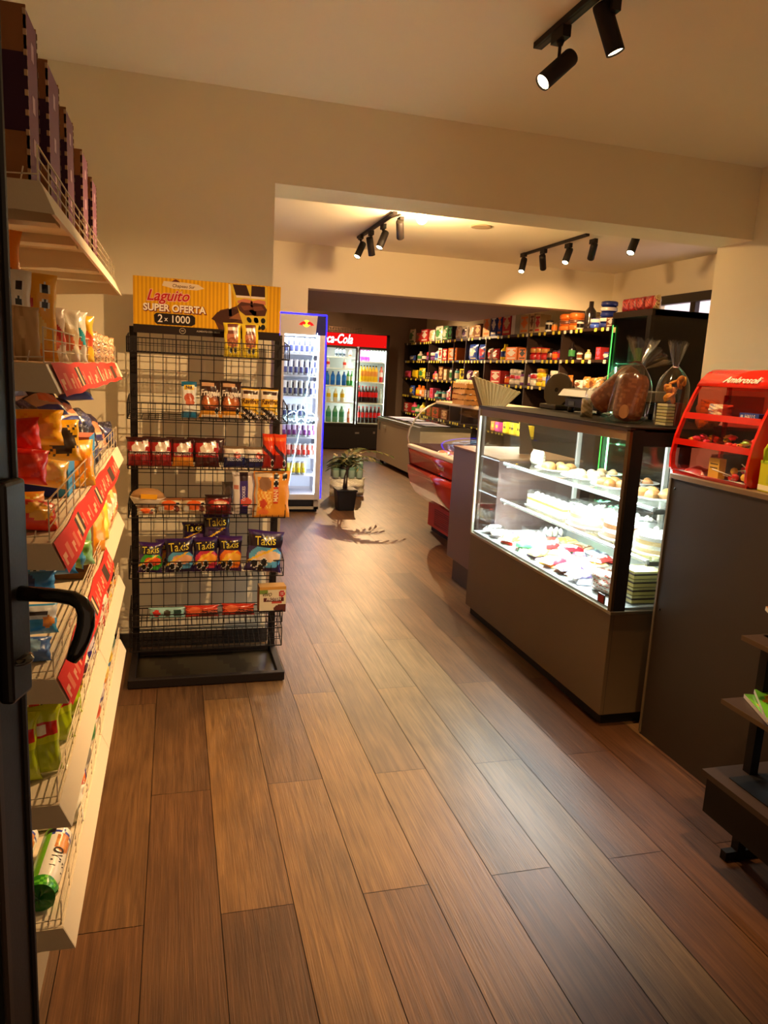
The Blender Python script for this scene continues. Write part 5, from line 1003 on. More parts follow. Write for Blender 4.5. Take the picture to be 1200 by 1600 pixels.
# counter scale with a long steel tray
t = thing('counter_scale', 'long grey steel-topped weighing scale on the showcase top', 'scale', (2.2, 3.5, TOPZ), -.05)
mb = MB(); mb.box((-.10, -.30, .028), (.12, .30, .075), (40, 42, 38), 'plastic')
for y in (-.2, -.02, .18): mb.box((-.105, y, .035), (-.1, y+.07, .060), (120, 124, 110), 'metal')
mb.build('scale_body', t, bevel=.008, seg=2)
mb = MB(); mb.prism([(-.13, .085), (-.10, .125), (.12, .14), (.14, .09)], -.36, .34, (136, 130, 108), 'paint', 'y'); 
mb.build('steel_tray', t, bevel=.003)
mb = MB(); 
for x in (-.08, .1):
    for y in (-.26, .26): mb.lathe([(.018, 0), (.018, .03)], (24, 22, 20), 'plastic', 12, c=(x, y, 0))
mb.build('feet', t)
# round-faced slicer
t = thing('meat_slicer', 'grey machine with a round dial-like disc left of the scale on the showcase top', 'slicer', (2.2, 4.02, TOPZ), 0)
mb = MB(); mb.box((-.08, -.10, 0), (.14, .10, .03), (96, 92, 78), 'metal'); mb.box((.02, -.03, .03), (.08, .03, .11), (70, 66, 58), 'metal'); mb.build('machine_base', t, bevel=.006, seg=2)
mb = MB(); mb.at((-.03, -.02, .112), (0, -PI/2+.15, .35)); mb.lathe([(.0001, -.014), (.100, -.012), (.104, -.006), (.104, .006), (.100, .010), (.014, .012), (.012, .008), (.0001, .008)], [(104, 92, 70)]*5+[(24, 20, 18)]*2, 'paint', 12, smooth=False); mb.build('disc', t)
# ------------------------------------------------------------------ red deli case with curved glass
dc = thing('deli_case', 'red refrigerated deli case with curved glass front and cream rim, beyond the showcase', 'display case', (2.7, 5.8, 0))
def D_(x, y, z): return (x-2.7, y-5.8, z)
DY0, DY1 = 4.995, 6.62
DR = (206, 38, 24)
def band(pts, y0, y1, col, mat, th=.012, name='panel', parent=dc):
    mb = MB(); vs = []; n = len(pts)
    for x, z in pts: vs += [D_(x, y0, z), D_(x, y1, z)]
    mb.add(vs, [(2*i, 2*i+1, 2*i+3, 2*i+2) for i in range(n-1)], col, mat, True); return mb.build(name, parent, solid=th)
mb = MB(); mb.box(D_(2.33, DY0, .05), D_(3.1, DY1-.02, .27), (186, 36, 22), 'paint')
for i in range(9): mb.box(D_(2.326, 5.1, .08+i*.018), D_(2.331, DY1-.20, .088+i*.018), (120, 20, 14), 'paint')
mb.build('base', dc)
mb = MB(); mb.box(D_(2.36, DY0+.01, 0), D_(3.1, DY1-.05, .05), (20, 14, 12), 'matteblack'); mb.build('plinth', dc)
low = [(2.40, .262), (2.28, .30), (2.19, .37), (2.135, .46), (2.11, .56), (2.105, .615), (2.14, .62)]
band(low, DY0, DY1, DR, 'gloss', .012, 'lower_panel')
band([(2.14, .632), (2.125, .64), (2.115, .72), (2.105, .775)], DY0, DY1, (196, 34, 24), 'gloss', .01, 'upper_panel')
mb = MB(); mb.box(D_(2.085, DY0, .778), D_(2.15, DY1, .815), (222, 200, 170), 'plastic'); mb.build('cream_rim', dc, bevel=.012, seg=3)
glass = [(2.10, .815), (2.085, .87), (2.10, .95), (2.14, 1.03), (2.20, 1.11), (2.27, 1.165), (2.35, 1.205)]
band(glass, DY0, DY1-.01, (255,)*3, 'glass', .0, 'curved_glass').modifiers.clear()
mb = MB(); mb.tube([D_(x, DY1-.005, z) for x, z in glass], .009, (206, 190, 166), 'metal', 8); mb.build('glass_trim', dc)
mb = MB(); mb.box(D_(2.34, DY0, 1.198), D_(3.05, DY1, 1.222), (226, 204, 170), 'paint'); mb.build('top_board', dc, bevel=.003)
mb = MB(); body = low[:6]+[(2.12, .63), (2.10, .79), (2.13, .82), (3.1, .82), (3.1, .262)]
mb.prism([(x-2.7, z) for x, z in body], DY1-5.8-.004, DY1-5.8+.014, (70, 30, 26), 'plastic', 'y'); mb.build('end_panel', dc)
mb = MB(); mb.add([D_(x, DY1+.006, z) for x, z in glass+[(3.05, 1.2), (3.05, .82)]], [tuple(range(len(glass)+2))], (255,)*3, 'glass'); mb.build('end_glass', dc)
mb = MB(); mb.box(D_(3.06, DY0, .3), D_(3.1, DY1, 1.2), (60, 52, 46), 'paint'); mb.box(D_(2.15, DY0+.01, .70), D_(3.06, DY1-.02, .715), (196, 190, 176), 'metal'); mb.build('back_and_deck', dc)
mb = MB(); mb.box(D_(2.62, DY0+.02, 1.005), D_(3.0, DY1-.1, 1.012), (90, 90, 92), 'darkglass'); mb.build('inner_shelf', dc)
mb = MB(); mb.text('Insertcold', .05, (240, 214, 190), lambda x, y: D_(2.112-.003, 5.75-x, .70+y), 'paper', .1, .01); mb.build('lettering', dc)
lamp('deli', 'AREA', (2.6, 5.8, 1.18), 5, (1, .86, .7), (2.5, 5.8, .7), sx=1.2, sy=.05)
DZ = .716
for i, (x, y, w_, h_, c1, c2, lb) in enumerate([(2.35, 6.35, .16, .06, (226, 176, 140), (200, 110, 70), 'pink cooked ham at the far left end of the deli case deck'), (2.38, 6.12, .2, .07, (214, 196, 176), (150, 90, 70), 'pale wrapped sausage on the deli case deck'), (2.36, 5.86, .18, .07, (226, 222, 226), (200, 190, 196), 'white wrapped cheese block in the deli case'), (2.38, 5.6, .18, .06, (206, 160, 110), (176, 110, 70), 'orange-brown smoked meat in the deli case'), (2.28, 5.95, .12, .03, (60, 60, 110), (200, 206, 230), 'blue and silver pack near the glass of the deli case'), (2.27, 5.5, .14, .03, (200, 206, 220), (50, 60, 120), 'silver pack near the glass, right part of the deli case'), (2.3, 5.25, .14, .03, (210, 206, 200), (120, 70, 60), 'pale pack nearest the cabinet in the deli case')]):
    place('dl%d' % i, flatpack(c1, c2, None, w_, w_*.75, h_), 'deli_pack', lb, 'deli food', (x, y, DZ), (0, 0, .4*i))
for i in range(6):
    place('yc', lambda n: carton_mb(.06, .05, .085, (240, 206, 30), [('r', .1, .4, .9, .6, (60, 50, 30)), ('e', .5, .78, .2, .14, (226, 60, 40))], (226, 186, 30)).build(n), 'cheese_box', 'yellow box on the upper deli case shelf, %s from the left' % ORD[i], 'box', (2.68+.02*(i % 2), 5.75-i*.075, 1.0135), (0, 0, -PI/2), 'yellow boxes on the upper deli shelf')
place('yc', None, 'cheese_box', 'yellow box stacked on top of the row on the upper deli case shelf', 'box', (2.69, 5.47, 1.100), (0, 0, -PI/2), 'yellow boxes on the upper deli shelf')
for i, (y, c_) in enumerate([(5.93, (200, 60, 130)), (6.02, (226, 120, 60))]): place('pc%d' % i, (lambda c_: lambda n: carton_mb(.07, .05, .07, c_, [('e', .5, .5, .3, .2, (240, 200, 60))]).build(n))(c_), 'cheese_box', ['magenta', 'orange'][i]+' box left of the yellow boxes on the upper deli shelf', 'box', (2.69, y, 1.0135), (0, 0, -PI/2))
# egg trays on the deli case
def egg_tray(name):
    mb = MB(); c_ = (206, 150, 84); nx, ny = 6, 6; S = .045
    mb.sheet(lambda u, v: (nx*S*(u-.5), ny*S*(v-.5), .012+.020*(math.sin(u*nx*PI)**2*math.sin(v*ny*PI)**2)*-1+.026), 48, 48, c_, 'paper')
    for sx in (-1, 1):
        mb.sheet(lambda u, v: (sx*nx*S/2, ny*S*(u-.5), .002+.036*v+.004*math.sin(u*ny*2*PI)), 36, 2, c_, 'paper'); mb.sheet(lambda u, v: (nx*S*(u-.5), sx*ny*S/2, .002+.036*v+.004*math.sin(u*nx*2*PI)), 36, 2, c_, 'paper')
    return mb.build(name)
for i in range(4): place('eggt', egg_tray, 'egg_tray', ['lowest', 'second', 'third', 'topmost'][i]+' of the four brown pulp egg trays stacked on the deli case', 'egg tray', (2.40, 5.85, 1.224+i*.045), (0, 0, .08*(i % 2)), 'egg trays stacked on the deli case')
def egg(name):
    mb = MB(); mb.lathe([(.0001, 0), (.012, .003), (.019, .012), (.0205, .022), (.017, .038), (.009, .050), (.0001, .054)], (236, 214, 176), 'plastic', 14); return mb.build(name)
for i in range(6): 
    for j in range(2): place('egg', egg, 'egg', 'pale egg in the top tray, %s column from the left, %s row' % (ORD[i], ['front', 'second'][j]), 'egg', (2.40-.11+.045*j, 5.85+.1125-.045*i, 1.224+3*.045+.018), (0, 0, 0), 'eggs in the topmost tray')
# propped pad of ribbed paper
t = thing('paper_pad', 'cream pad of ribbed paper propped open behind the showcase top', 'paper pad', (2.2, 4.5, .97))
mb = MB(); mb.prism([(-.02, .26), (.02, .26), (.10, .0), (-.0, .0)], -.015, .0, (90, 60, 40), 'plastic', 'y'); mb.build('stand', t)
mb = MB(); O = Vector((-.10, .12, .50)); a_ = Vector((-.04, -.02, .26)); 
P0, P1, P2, P3 = Vector((-.17, .10, .50)), Vector((-.06, .0, .265)), Vector((.05, -.12, .27)), Vector((.15, -.16, .40))
P0, P1, P2, P3 = [px(*q, Y=4.5)-Vector((2.2, 4.5, .97)) for q in ((746, 588), (765, 638), (785, 636), (805, 612))]
P1.y += .10; P2.y -= .02; P3.y -= .08; P0.y += .06
def padf(u, v):
    a_ = P0.lerp(P1, v); b_ = P3.lerp(P2, v); p = a_.lerp(b_, u); return (p.x, p.y+.004*math.sin(u*70), p.z)
mb.sheet(padf, 60, 4, lambda u, v: (236, 216, 160) if math.sin(u*75) > -.3 else (206, 180, 120), 'paper', smooth=False); mb.build('sheets', t, solid=.012)
mb = MB(); mb.tube([tuple(P0+Vector((-.004, .01, .0))), tuple(P1+Vector((-.006, .01, -.02)))], .012, (120, 84, 56), 'plastic', 4); mb.build('spine', t)

# ------------------------------------------------------------------ chest freezer
t = thing('chest_freezer', 'beige-white chest freezer with glass lids between the cola fridge and the deli case', 'freezer', (3.55, 10.8, 0))
FC = (186, 172, 150)
mb = MB(); mb.box((-.37, -1.25, .07), (.37, .98, .70), FC, 'paint'); mb.build('freezer_body', t, bevel=.012, seg=2)
mb = MB(); mb.box((-.375, -1.26, .70), (.375, .985, .755), (170, 166, 150), 'metal'); mb.build('top_frame', t, bevel=.008)
for i, (a_, b_) in enumerate(((-.15, .93), (-1.2, -.17))):
    mb = MB(); mb.box((-.33, a_, .757), (.33, b_, .765), (60, 66, 90), 'darkglass'); mb.box((-.33, a_, .756), (-.30, b_, .768), (30, 26, 26), 'plastic'); mb.box((.30, a_, .756), (.33, b_, .768), (30, 26, 26), 'plastic'); l_ = mb.build('glass_lid', t)
    mb = MB(); mb.box((-.24, a_+.1, .7655), (.12, b_-.1, .7665), (196, 200, 240), 'paper'); mb.box((-.26, a_+.3, .7665), (.0, a_+.5, .7668), (70, 80, 150), 'paper'); mb.build('paper_notice', l_)
mb = MB()
for y in (-1.1, .85):
    for x in (-.3, .3): mb.lathe([(.035, 0), (.035, .07)], (24, 20, 18), 'plastic', 12, c=(x, y, 0))
mb.build('castors', t)
mb = MB(); mb.box((-.376, .80, .55), (-.37, .86, .68), (90, 86, 76), 'plastic'); mb.box((-.376, .45, .60), (-.37, .55, .64), (206, 200, 180), 'paper'); mb.build('badge', t)

# ------------------------------------------------------------------ slim energy drink cooler with blue neon edge
def can(c1, c2, tall=.155, r=.0265, sil=(206, 210, 220)):
    def f(name):
        mb = MB(); h = tall
        def mid(u):
            return c1 if (u < .5) else c2
        mb.lathe([(r*.82, 0), (r, .006), (r, h*.12), (r, h*.5), (r, h*.86), (r*.84, h*.95), (r*.84, h*.965), (r*.7, h*.958)], [sil, sil, lambda u: c1 if math.floor(u*4+.5) % 2 else c2, lambda u: c2 if math.floor(u*4+.5) % 2 else c1, sil, sil, (120, 122, 128)], 'metal' if False else 'gloss', 16); return mb.build(name)
    return f
rbk = thing('energy_drink_cooler', 'tall slim white drinks cooler with glowing blue edge and neon sign on its glass', 'drinks cooler', (1.2, 7.66, 0))
def E_(x, y, z): return (x-1.2, y-7.66, z)
EX0, EX1, EYF, EYB = .975, 1.432, 7.42, 7.93
mb = MB(); W2 = (206, 200, 206)
mb.box(E_(EX0, EYF+.03, .13), E_(EX0+.025, EYB, 1.97), W2, 'paint'); mb.box(E_(EX1-.025, EYF+.03, .13), E_(EX1, EYB, 1.97), W2, 'paint'); mb.box(E_(EX0, EYB-.02, .13), E_(EX1, EYB, 1.97), W2, 'paint')
mb.box(E_(EX0, EYF+.03, 1.94), E_(EX1, EYB, 1.97), W2, 'paint'); mb.box(E_(EX0, EYF+.03, .13), E_(EX1, EYB, .17), W2, 'paint'); mb.build('cabinet', rbk)
mb = MB(); mb.box(E_(EX0+.02, EYF+.06, .0), E_(EX1-.02, EYB, .03), (26, 22, 22), 'matteblack'); mb.box(E_(EX0+.01, EYF+.03, .03), E_(EX1-.01, EYF+.05, .055), (206, 196, 180), 'paint'); mb.box(E_(EX1-.06, EYF+.03, .03), E_(EX1-.01, EYF+.05, .12), (206, 196, 180), 'paint'); mb.box(E_(EX0+.01, EYF+.1, .03), E_(EX1-.01, EYB, .13), (60, 52, 50), 'paint'); mb.build('base', rbk)
mb = MB(); mb.box(E_(EX0+.002, EYF, 1.78), E_(EX1-.002, EYF+.03, 1.965), (196, 188, 196), 'paint'); mb.add([E_(x, EYF-.001, z) for x, z in ((1.33, 1.78), (1.43, 1.78), (1.43, 1.965), (1.345, 1.965))], [(0, 1, 2, 3)], (36, 34, 110), 'gloss'); mb.build('header_panel', rbk)
# emblem: two small red shapes facing a yellow disc
mb = MB(); cx, cz = 1.235, 1.885; mb.add([E_(cx+.032*math.cos(a_*PI/12), EYF-.0022, cz+.032*math.sin(a_*PI/12)) for a_ in range(24)], [tuple(range(24))], (255, 206, 30), 'glow3')
for s_ in (-1, 1): mb.add([E_(cx+s_*x, EYF-.004, cz+z) for x, z in ((.002, .002), (.018, .022), (.034, .020), (.058, .006), (.078, -.014), (.060, -.014), (.050, -.022), (.042, -.010), (.026, -.010), (.016, -.022), (.012, -.006))], [tuple(range(11))], (214, 24, 20), 'glow'); 
mb.build('bull_emblem', rbk)
mb = MB(); fz0, fz1 = .17, 1.78
mb.box(E_(EX0+.004, EYF, .135), E_(EX0+.05, EYF+.03, fz1), (206, 200, 210), 'paint'); mb.box(E_(EX1-.06, EYF, .135), E_(EX1-.004, EYF+.03, fz1), (206, 200, 210), 'paint'); mb.box(E_(EX0+.05, EYF, .135), E_(EX1-.06, EYF+.03, .19), (214, 210, 218), 'paint'); mb.build('door_frame', rbk)
mb = MB(); mb.box(E_(EX0+.05, EYF+.01, .19), E_(EX1-.06, EYF+.016, 1.78), (255,)*3, 'glass'); mb.build('door_glass', rbk)
mb = MB(); 
for a_, b_ in (((EX0-.004, .15), (EX0-.004, 1.975)), ((EX0-.004, 1.975), (EX1+.004, 1.975)), ((EX1+.004, 1.975), (EX1+.004, .15)), ((EX1+.004, .15), (EX0-.004, .15))): mb.tube([E_(a_[0], EYF+.01, a_[1]), E_(b_[0], EYF+.01, b_[1])], .007, (30, 24, 255), 'glow3', 6)
mb.build('blue_led_edge', rbk)
mb = MB(); mb.box(E_(EX1-.068, EYF+.025, .20), E_(EX1-.060, EYF+.04, 1.77), (240, 244, 255), 'glow12'); mb.box(E_(EX0+.05, EYF+.04, 1.765), E_(EX1-.06, EYF+.05, 1.775), (240, 244, 255), 'glow12'); mb.build('white_led_strip', rbk)
mb = MB(); mb.box(E_(EX0+.026, EYB-.03, .2), E_(EX1-.026, EYB-.021, 1.9), (220, 226, 240), 'paint'); mb.build('liner', rbk)
RBZ = [1.598, 1.387, 1.18, .965, .771, .570, .386]
for z in RBZ:
    mb = MB(); mb.box(E_(EX0+.03, EYF+.06, z-.012), E_(EX1-.03, EYB-.04, z), (196, 200, 214), 'plastic'); mb.box(E_(EX0+.04, EYF+.05, z-.012), E_(EX1-.05, EYF+.055, z+.03), (206, 214, 240), 'clearfilm'); mb.box(E_(EX0+.04, EYF+.049, z-.014), E_(EX1-.05, EYF+.056, z-.006), (230, 234, 244), 'plastic'); mb.build('wire_shelf', rbk)
lamp('rb_in', 'AREA', (1.2, EYF+.05, 1.75), 2.2, (.82, .86, 1), (1.2, EYF+.2, .2), sx=.3, sy=.03)
lamp('rb_side', 'AREA', (EX1-.045, EYF+.05, 1.0), 4.5, (.86, .9, 1), (1.1, EYB, 1.0), sx=.03, sy=1.5)
# white bull line sign and a thin diagonal glowing line in two pieces on the glass
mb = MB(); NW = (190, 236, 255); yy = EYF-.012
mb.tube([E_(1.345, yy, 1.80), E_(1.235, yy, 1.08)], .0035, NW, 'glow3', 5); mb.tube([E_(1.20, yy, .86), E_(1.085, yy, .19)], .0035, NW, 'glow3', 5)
mb.tube([E_(1.21+.055*math.cos(a_*PI/12), yy, .975+.075*math.sin(a_*PI/12)) for a_ in range(24)], .004, NW, 'glow3', 5, closed=True)
for s_ in (-1, 1):
    mb.tube([E_(1.21+s_*x, yy-.002, z) for x, z in ((.01, .96), (.03, .935), (.05, 1.01), (.075, 1.03), (.11, 1.015), (.15, .985), (.165, .96), (.15, .93), (.13, .955), (.11, .935), (.09, .95), (.075, .925), (.055, .94), (.03, .90), (.01, .92))], .004, NW, 'glow3', 5)
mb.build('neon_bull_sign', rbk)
rowdef = [((70, 76, 120), (214, 218, 226), 7, 'silver and navy'), ((60, 66, 126), (206, 212, 226), 7, 'silver and blue'), ((56, 60, 110), (214, 218, 226), 7, 'silver and navy'), ((50, 56, 120), (210, 216, 230), 5, 'silver and navy'),
          ((110, 40, 120), (190, 160, 206), 7, 'purple'), ((214, 50, 40), (240, 180, 170), 7, 'red'), ((236, 206, 30), (246, 232, 120), 5, 'yellow')]
rown = ['topmost', 'second', 'third', 'fourth', 'fifth', 'sixth', 'lowest']
for r_, (z, (c1, c2, n, nm)) in enumerate(zip(RBZ, rowdef)):
    for i in range(n):
        place('can%d' % r_, can(c1, c2, .155 if r_ < 3 else .135), 'drink_can', '%s can, %s from the left, %s row of the blue-lit slim cooler' % (nm, ORD[i], rown[r_]), 'can', (EX0+.075+i*.0535, EYF+.092, z+.001), (0, 0, 0), 'cans in the %s row of the slim cooler' % rown[r_])

# ------------------------------------------------------------------ two-door cola fridge at the back
ck = thing('cola_fridge', 'wide black two-door drinks fridge with red lettered header at the back', 'drinks fridge', (3.0, 13.95, 0))
def Q_(x, y, z): return (x-3.0, y-13.95, z)
QX0, QX1, QF, QB = 2.60, 3.84, 13.62, 14.3
mb = MB(); B_ = (26, 20, 18)
mb.box(Q_(QX0, QF+.02, .0), Q_(QX0+.05, QB, 2.13), B_, 'matteblack'); mb.box(Q_(QX1-.05, QF+.02, .0), Q_(QX1, QB, 2.13), B_, 'matteblack'); mb.box(Q_(QX0, QB-.04, 0), Q_(QX1, QB, 2.13), B_, 'matteblack'); mb.box(Q_(QX0, QF+.02, 2.1), Q_(QX1, QB, 2.14), B_, 'matteblack'); mb.box(Q_(QX0, QF, .02), Q_(QX1, QB, .47), B_, 'matteblack'); mb.build('cabinet', ck)
mb = MB(); mb.box(Q_(QX0+.02, QF-.02, 1.90), Q_(QX1-.07, QF+.02, 2.125), (224, 20, 16), 'glowsign'); mb.text('Coca-Cola', .23, (255, 244, 240), lambda x, y: Q_(2.78+x, QF-.024, 2.015+y), 'glow', .3, .02, xs=.68); mb.lathe([(.008, 0), (.008, .002)], (240, 240, 240), 'paper', 10, c=Q_(QX1-.1, QF-.022, 1.93)); tag(mb.build('header_panel', ck), 'red header with white Coca-Cola script')
for a_, b_ in ((QX0+.04, 3.215), (3.265, QX1-.04)):
    mb = MB(); mb.box(Q_(a_-.01, QF-.015, .47), Q_(a_+.015, QF+.02, 1.88), B_, 'matteblack'); mb.box(Q_(b_-.015, QF-.015, .47), Q_(b_+.015, QF+.02, 1.88), B_, 'matteblack'); mb.box(Q_(a_, QF-.015, .45), Q_(b_, QF+.02, .49), B_, 'matteblack'); mb.box(Q_(a_, QF-.015, 1.86), Q_(b_, QF+.02, 1.9), B_, 'matteblack'); d_ = mb.build('door', ck)
    mb = MB(); mb.box(Q_(a_, QF-.002, .49), Q_(b_, QF+.002, 1.86), (255,)*3, 'glass'); mb.build('door_glass', d_)
mb = MB(); mb.box(Q_(QX0+.05, QB-.05, .47), Q_(QX1-.05, QB-.041, 2.1), (196, 198, 190), 'paint'); mb.box(Q_(QX1-.052, QF+.03, .47), Q_(QX1-.046, QB-.05, 1.9), (200, 204, 196), 'paint'); mb.box(Q_(QX0+.046, QF+.03, .47), Q_(QX0+.052, QB-.05, 1.9), (200, 204, 196), 'paint'); mb.build('liner', ck)
mb = MB(); mb.box(Q_(3.2, QF+.02, .9+.9), Q_(3.28, QF+.035, 1.85), (150, 150, 146), 'plastic')
for x in (3.22, QX1-.06): mb.box(Q_(x, QF+.025, .5), Q_(x+.01, QF+.035, 1.85), (240, 246, 240), 'glow3')
mb.build('light_strip', ck)
CKL, CKR = [1.705, 1.497, 1.184, .879], [1.645, 1.271, .88]
for (a_, b_, zs) in ((QX0+.06, 3.22, CKL), (3.26, QX1-.06, CKR)):
    for z in zs+[.50]:
        mb = MB(); mb.box(Q_(a_, QF+.05, z-.022), Q_(b_, QB-.08, z), (230, 232, 226), 'plastic'); mb.build('shelf', ck)
mb = MB(); mb.box(Q_(3.25, QF-.002, .3), Q_(3.33, QF, .33), (190, 180, 170), 'metal'); mb.box(Q_(3.60, QF-.002, .31), Q_(3.64, QF, .35), (190, 180, 170), 'metal'); mb.build('badge', ck)
lamp('ck_l', 'AREA', (2.92, QF+.06, 1.84), 5, (.92, 1, .95), (2.92, QF+.3, .5), sx=.5, sy=.04); lamp('ck_r', 'AREA', (3.5, QF+.06, 1.84), 5, (.92, 1, .95), (3.5, QF+.3, .5), sx=.5, sy=.04)
lamp('ck_m', 'AREA', (3.24, QF+.06, 1.1), 5, (.92, 1, .95), (3.24, QB, 1.1), sx=.06, sy=1.2)
def bottle(body, label, cap, h=.24, r=.034, neck=.0, bot=None):
    def f(name):
        t = bpy.data.objects.new(name, None); C.objects.link(t); mb = MB(); bot_ = bot or body
        mb.lathe([(r*.85, 0), (r, .008), (r, h*.30), (r, h*.34), (r, h*.60), (r, h*.64), (r*.8, h*.74), (r*.4, h*.88), (r*.36, h*.93)], [bot_, bot_, bot_, label, label, body, body, body], 'gloss', 14); mb.build('bottle_body', t)
        mb = MB(); mb.lathe([(r*.42, h*.93), (r*.42, h), (.0001, h)], cap, 'plastic', 12); mb.build('bottle_cap', t); return t
    return f
def rowb(key, fn, n, x0, x1, z, names, label, grp, y=QF+.11):
    for i in range(n):
        x = x0+(x1-x0)*i/max(1, n-1); nm = label % ORD[i] if '%s' in label else label
        place(key, fn, names, nm, 'bottle', (x, y, z+.001), (0, 0, .3*i), grp)
rowb('bo1', bottle((190, 60, 150), (220, 140, 190), (120, 30, 90), .24), 3, 3.33, 3.46, CKR[0], 'drink_bottle', 'pink drink bottle, %s from the left, top right shelf of the cola fridge', 'pink bottles in the cola fridge')
rowb('bo2', bottle((170, 184, 176), (206, 216, 210), (220, 226, 220), .24), 5, 3.52, 3.75, CKR[0], 'water_bottle', 'clear bottle, %s from the left, top right shelf of the cola fridge', 'clear bottles in the cola fridge')
rowb('bo3', bottle((240, 196, 30), (230, 150, 60), (40, 40, 40), .30, .038), 6, 3.34, 3.63, CKR[1], 'juice_bottle', 'yellow juice bottle, %s from the left, second right shelf of the cola fridge', 'yellow bottles in the cola fridge')
rowb('bo4', bottle((196, 40, 36), (226, 200, 196), (200, 30, 30), .29, .036), 1, 3.73, 3.73, CKR[1], 'juice_bottle', 'red bottle at the right end of the second right shelf, cola fridge', None)
rowb('bo5', bottle((66, 22, 18), (206, 26, 26), (200, 26, 26), .31, .037, bot=(40, 16, 14)), 6, 3.32, 3.65, CKR[2], 'cola_bottle', 'cola bottle with red label, %s from the left, third right shelf', 'cola bottles on the third shelf')
rowb('bo6', bottle((160, 170, 164), (180, 190, 184), (200, 206, 200), .27), 1, 3.74, 3.74, CKR[2], 'water_bottle', 'clear bottle right of the cola bottles on the third right fridge shelf', None)
rowb('bo5', None, 6, 3.33, 3.72, .50, 'cola_bottle', 'cola bottle with red label, %s from the left, lowest right shelf', 'cola bottles on the lowest shelf')
rowb('bo7', bottle((40, 44, 50), (70, 76, 84), (30, 30, 30), .17, .03), 3, 2.86, 3.0, CKL[0], 'drink_bottle', 'dark bottle, %s from the left, top left shelf of the cola fridge', 'dark bottles in the cola fridge')
rowb('bo8', bottle((206, 60, 40), (226, 180, 160), (200, 40, 30), .14, .03), 1, 3.12, 3.12, CKL[0], 'drink_bottle', 'short red bottle right of the dark ones, top left shelf of the cola fridge', None)
rowb('bo9', bottle((226, 200, 196), (206, 60, 50), (226, 226, 220), .17, .032), 2, 2.71, 3.02, CKL[1], 'drink_bottle', 'white and red bottle, %s from the left, second left shelf of the cola fridge', 'white and red bottles in the cola fridge')
rowb('bo10', bottle((24, 100, 200), (40, 120, 220), (30, 50, 120), .25, .042), 4, 2.70, 3.02, CKL[2], 'drink_bottle', 'blue drink bottle, %s from the left, third left shelf of the cola fridge', 'blue bottles in the cola fridge')
rowb('bo11', bottle((50, 140, 60), (180, 200, 160), (40, 110, 50), .27, .036), 2, 3.10, 3.17, CKL[2], 'drink_bottle', 'green bottle, %s from the left, beside the blue ones in the cola fridge', 'green bottles in the cola fridge')
rowb('bo12', bottle((226, 226, 200), (226, 190, 40), (240, 240, 230), .24, .042), 3, 2.74, 3.0, CKL[3], 'drink_bottle', 'white and yellow bottle, %s from the left, fourth left shelf of the cola fridge', 'white and yellow bottles in the cola fridge')
rowb('bo13', bottle((110, 180, 150), (60, 160, 120), (150, 200, 180), .30, .050), 3, 2.75, 3.0, .50, 'drink_bottle', 'green-tinted bottle, %s from the left, lowest left shelf of the cola fridge', 'green-tinted bottles in the cola fridge')
rowb('bo14', bottle((226, 130, 100), (240, 200, 190), (226, 120, 60), .26, .036), 1, 3.14, 3.14, .50, 'drink_bottle', 'orange-pink bottle at the right of the lowest left cola fridge shelf', None)
# crates on top of the fridge
t = thing('wire_crate', 'low dark wire crate on top of the cola fridge', 'crate', (3.0, 13.95, 2.141))
mb = MB(); mb.box((-.3, -.25, 0), (.3, .25, .008), (60, 44, 36), 'metal')
for i in range(13): mb.wire((-.3+.05*i, -.25, 0), (-.3+.05*i, -.25, .09), .004, (70, 52, 42), 'metal')
for z in (.045, .09): mb.wire((-.3, -.25, z), (.3, -.25, z), .004, (70, 52, 42), 'metal'); mb.wire((.3, -.25, z), (.3, .25, z), .004, (70, 52, 42), 'metal')
mb.build('wire_basket', t)

# ------------------------------------------------------------------ potted palm and water packs
pl = thing('potted_palm', 'small palm in a black square pot on the floor right of the blue-lit cooler', 'plant', (1.735, 7.60, 0))
mb = MB(); mb.box((-.085, -.085, 0), (.085, .085, .225), (24, 20, 19), 'plastic', taper=1.24); mb.box((-.112, -.112, .205), (.112, .112, .226), (30, 26, 24), 'plastic'); mb.build('pot', pl, bevel=.005)
mb = MB(); mb.box((-.098, -.098, .224), (.098, .098, .229), (46, 34, 24), 'food'); mb.build('soil', pl)
rs = random.Random(3); mb = MB()
for i in range(4): mb.tube([(rs.uniform(-.02, .02), rs.uniform(-.02, .02), .22), (rs.uniform(-.03, .03), rs.uniform(-.03, .03), .36), (rs.uniform(-.05, .05), rs.uniform(-.04, .04), .48)], [.009, .007, .005], (96, 74, 44), 'leaf', 6)
mb.build('stem', pl)
for i in range(15):
    mb = MB(); az = 2*PI*i/15+rs.uniform(-.2, .2); L_ = rs.uniform(.32, .46)*(.40 if math.cos(az) < 0 else 1); up = rs.uniform(.7, 1.35); pts = []
    for k in range(9):
        s_ = k/8; r = L_*s_*math.cos(up*(1-s_*.9)); z = .42+L_*(math.sin(up)*s_-.62*s_*s_)+.05*(i % 3)
        pts.append(Vector((r*math.cos(az), r*math.sin(az), z)))
    mb.tube(pts, .0022, (120, 110, 60), 'leaf', 4)
    side = Vector((-math.sin(az), math.cos(az), 0))
    for k in range(1, 9):
        for s_ in (-1, 1):
            d_ = (pts[k]-pts[k-1]).normalized(); tip = pts[k]+side*s_*.105*(1-.06*k)+d_*.055-Vector((0, 0, .02)); w_ = d_*.021
            mid = pts[k].lerp(tip, .5)+Vector((0, 0, .006)); col_ = rs.choice([(72, 82, 40), (92, 94, 46), (54, 66, 32), (120, 110, 62)])
            mb.add([pts[k]-w_*.4, mid-w_, tip, mid+w_], [(0, 1, 2, 3)], col_, 'leaf')
    mb.build('frond', pl)
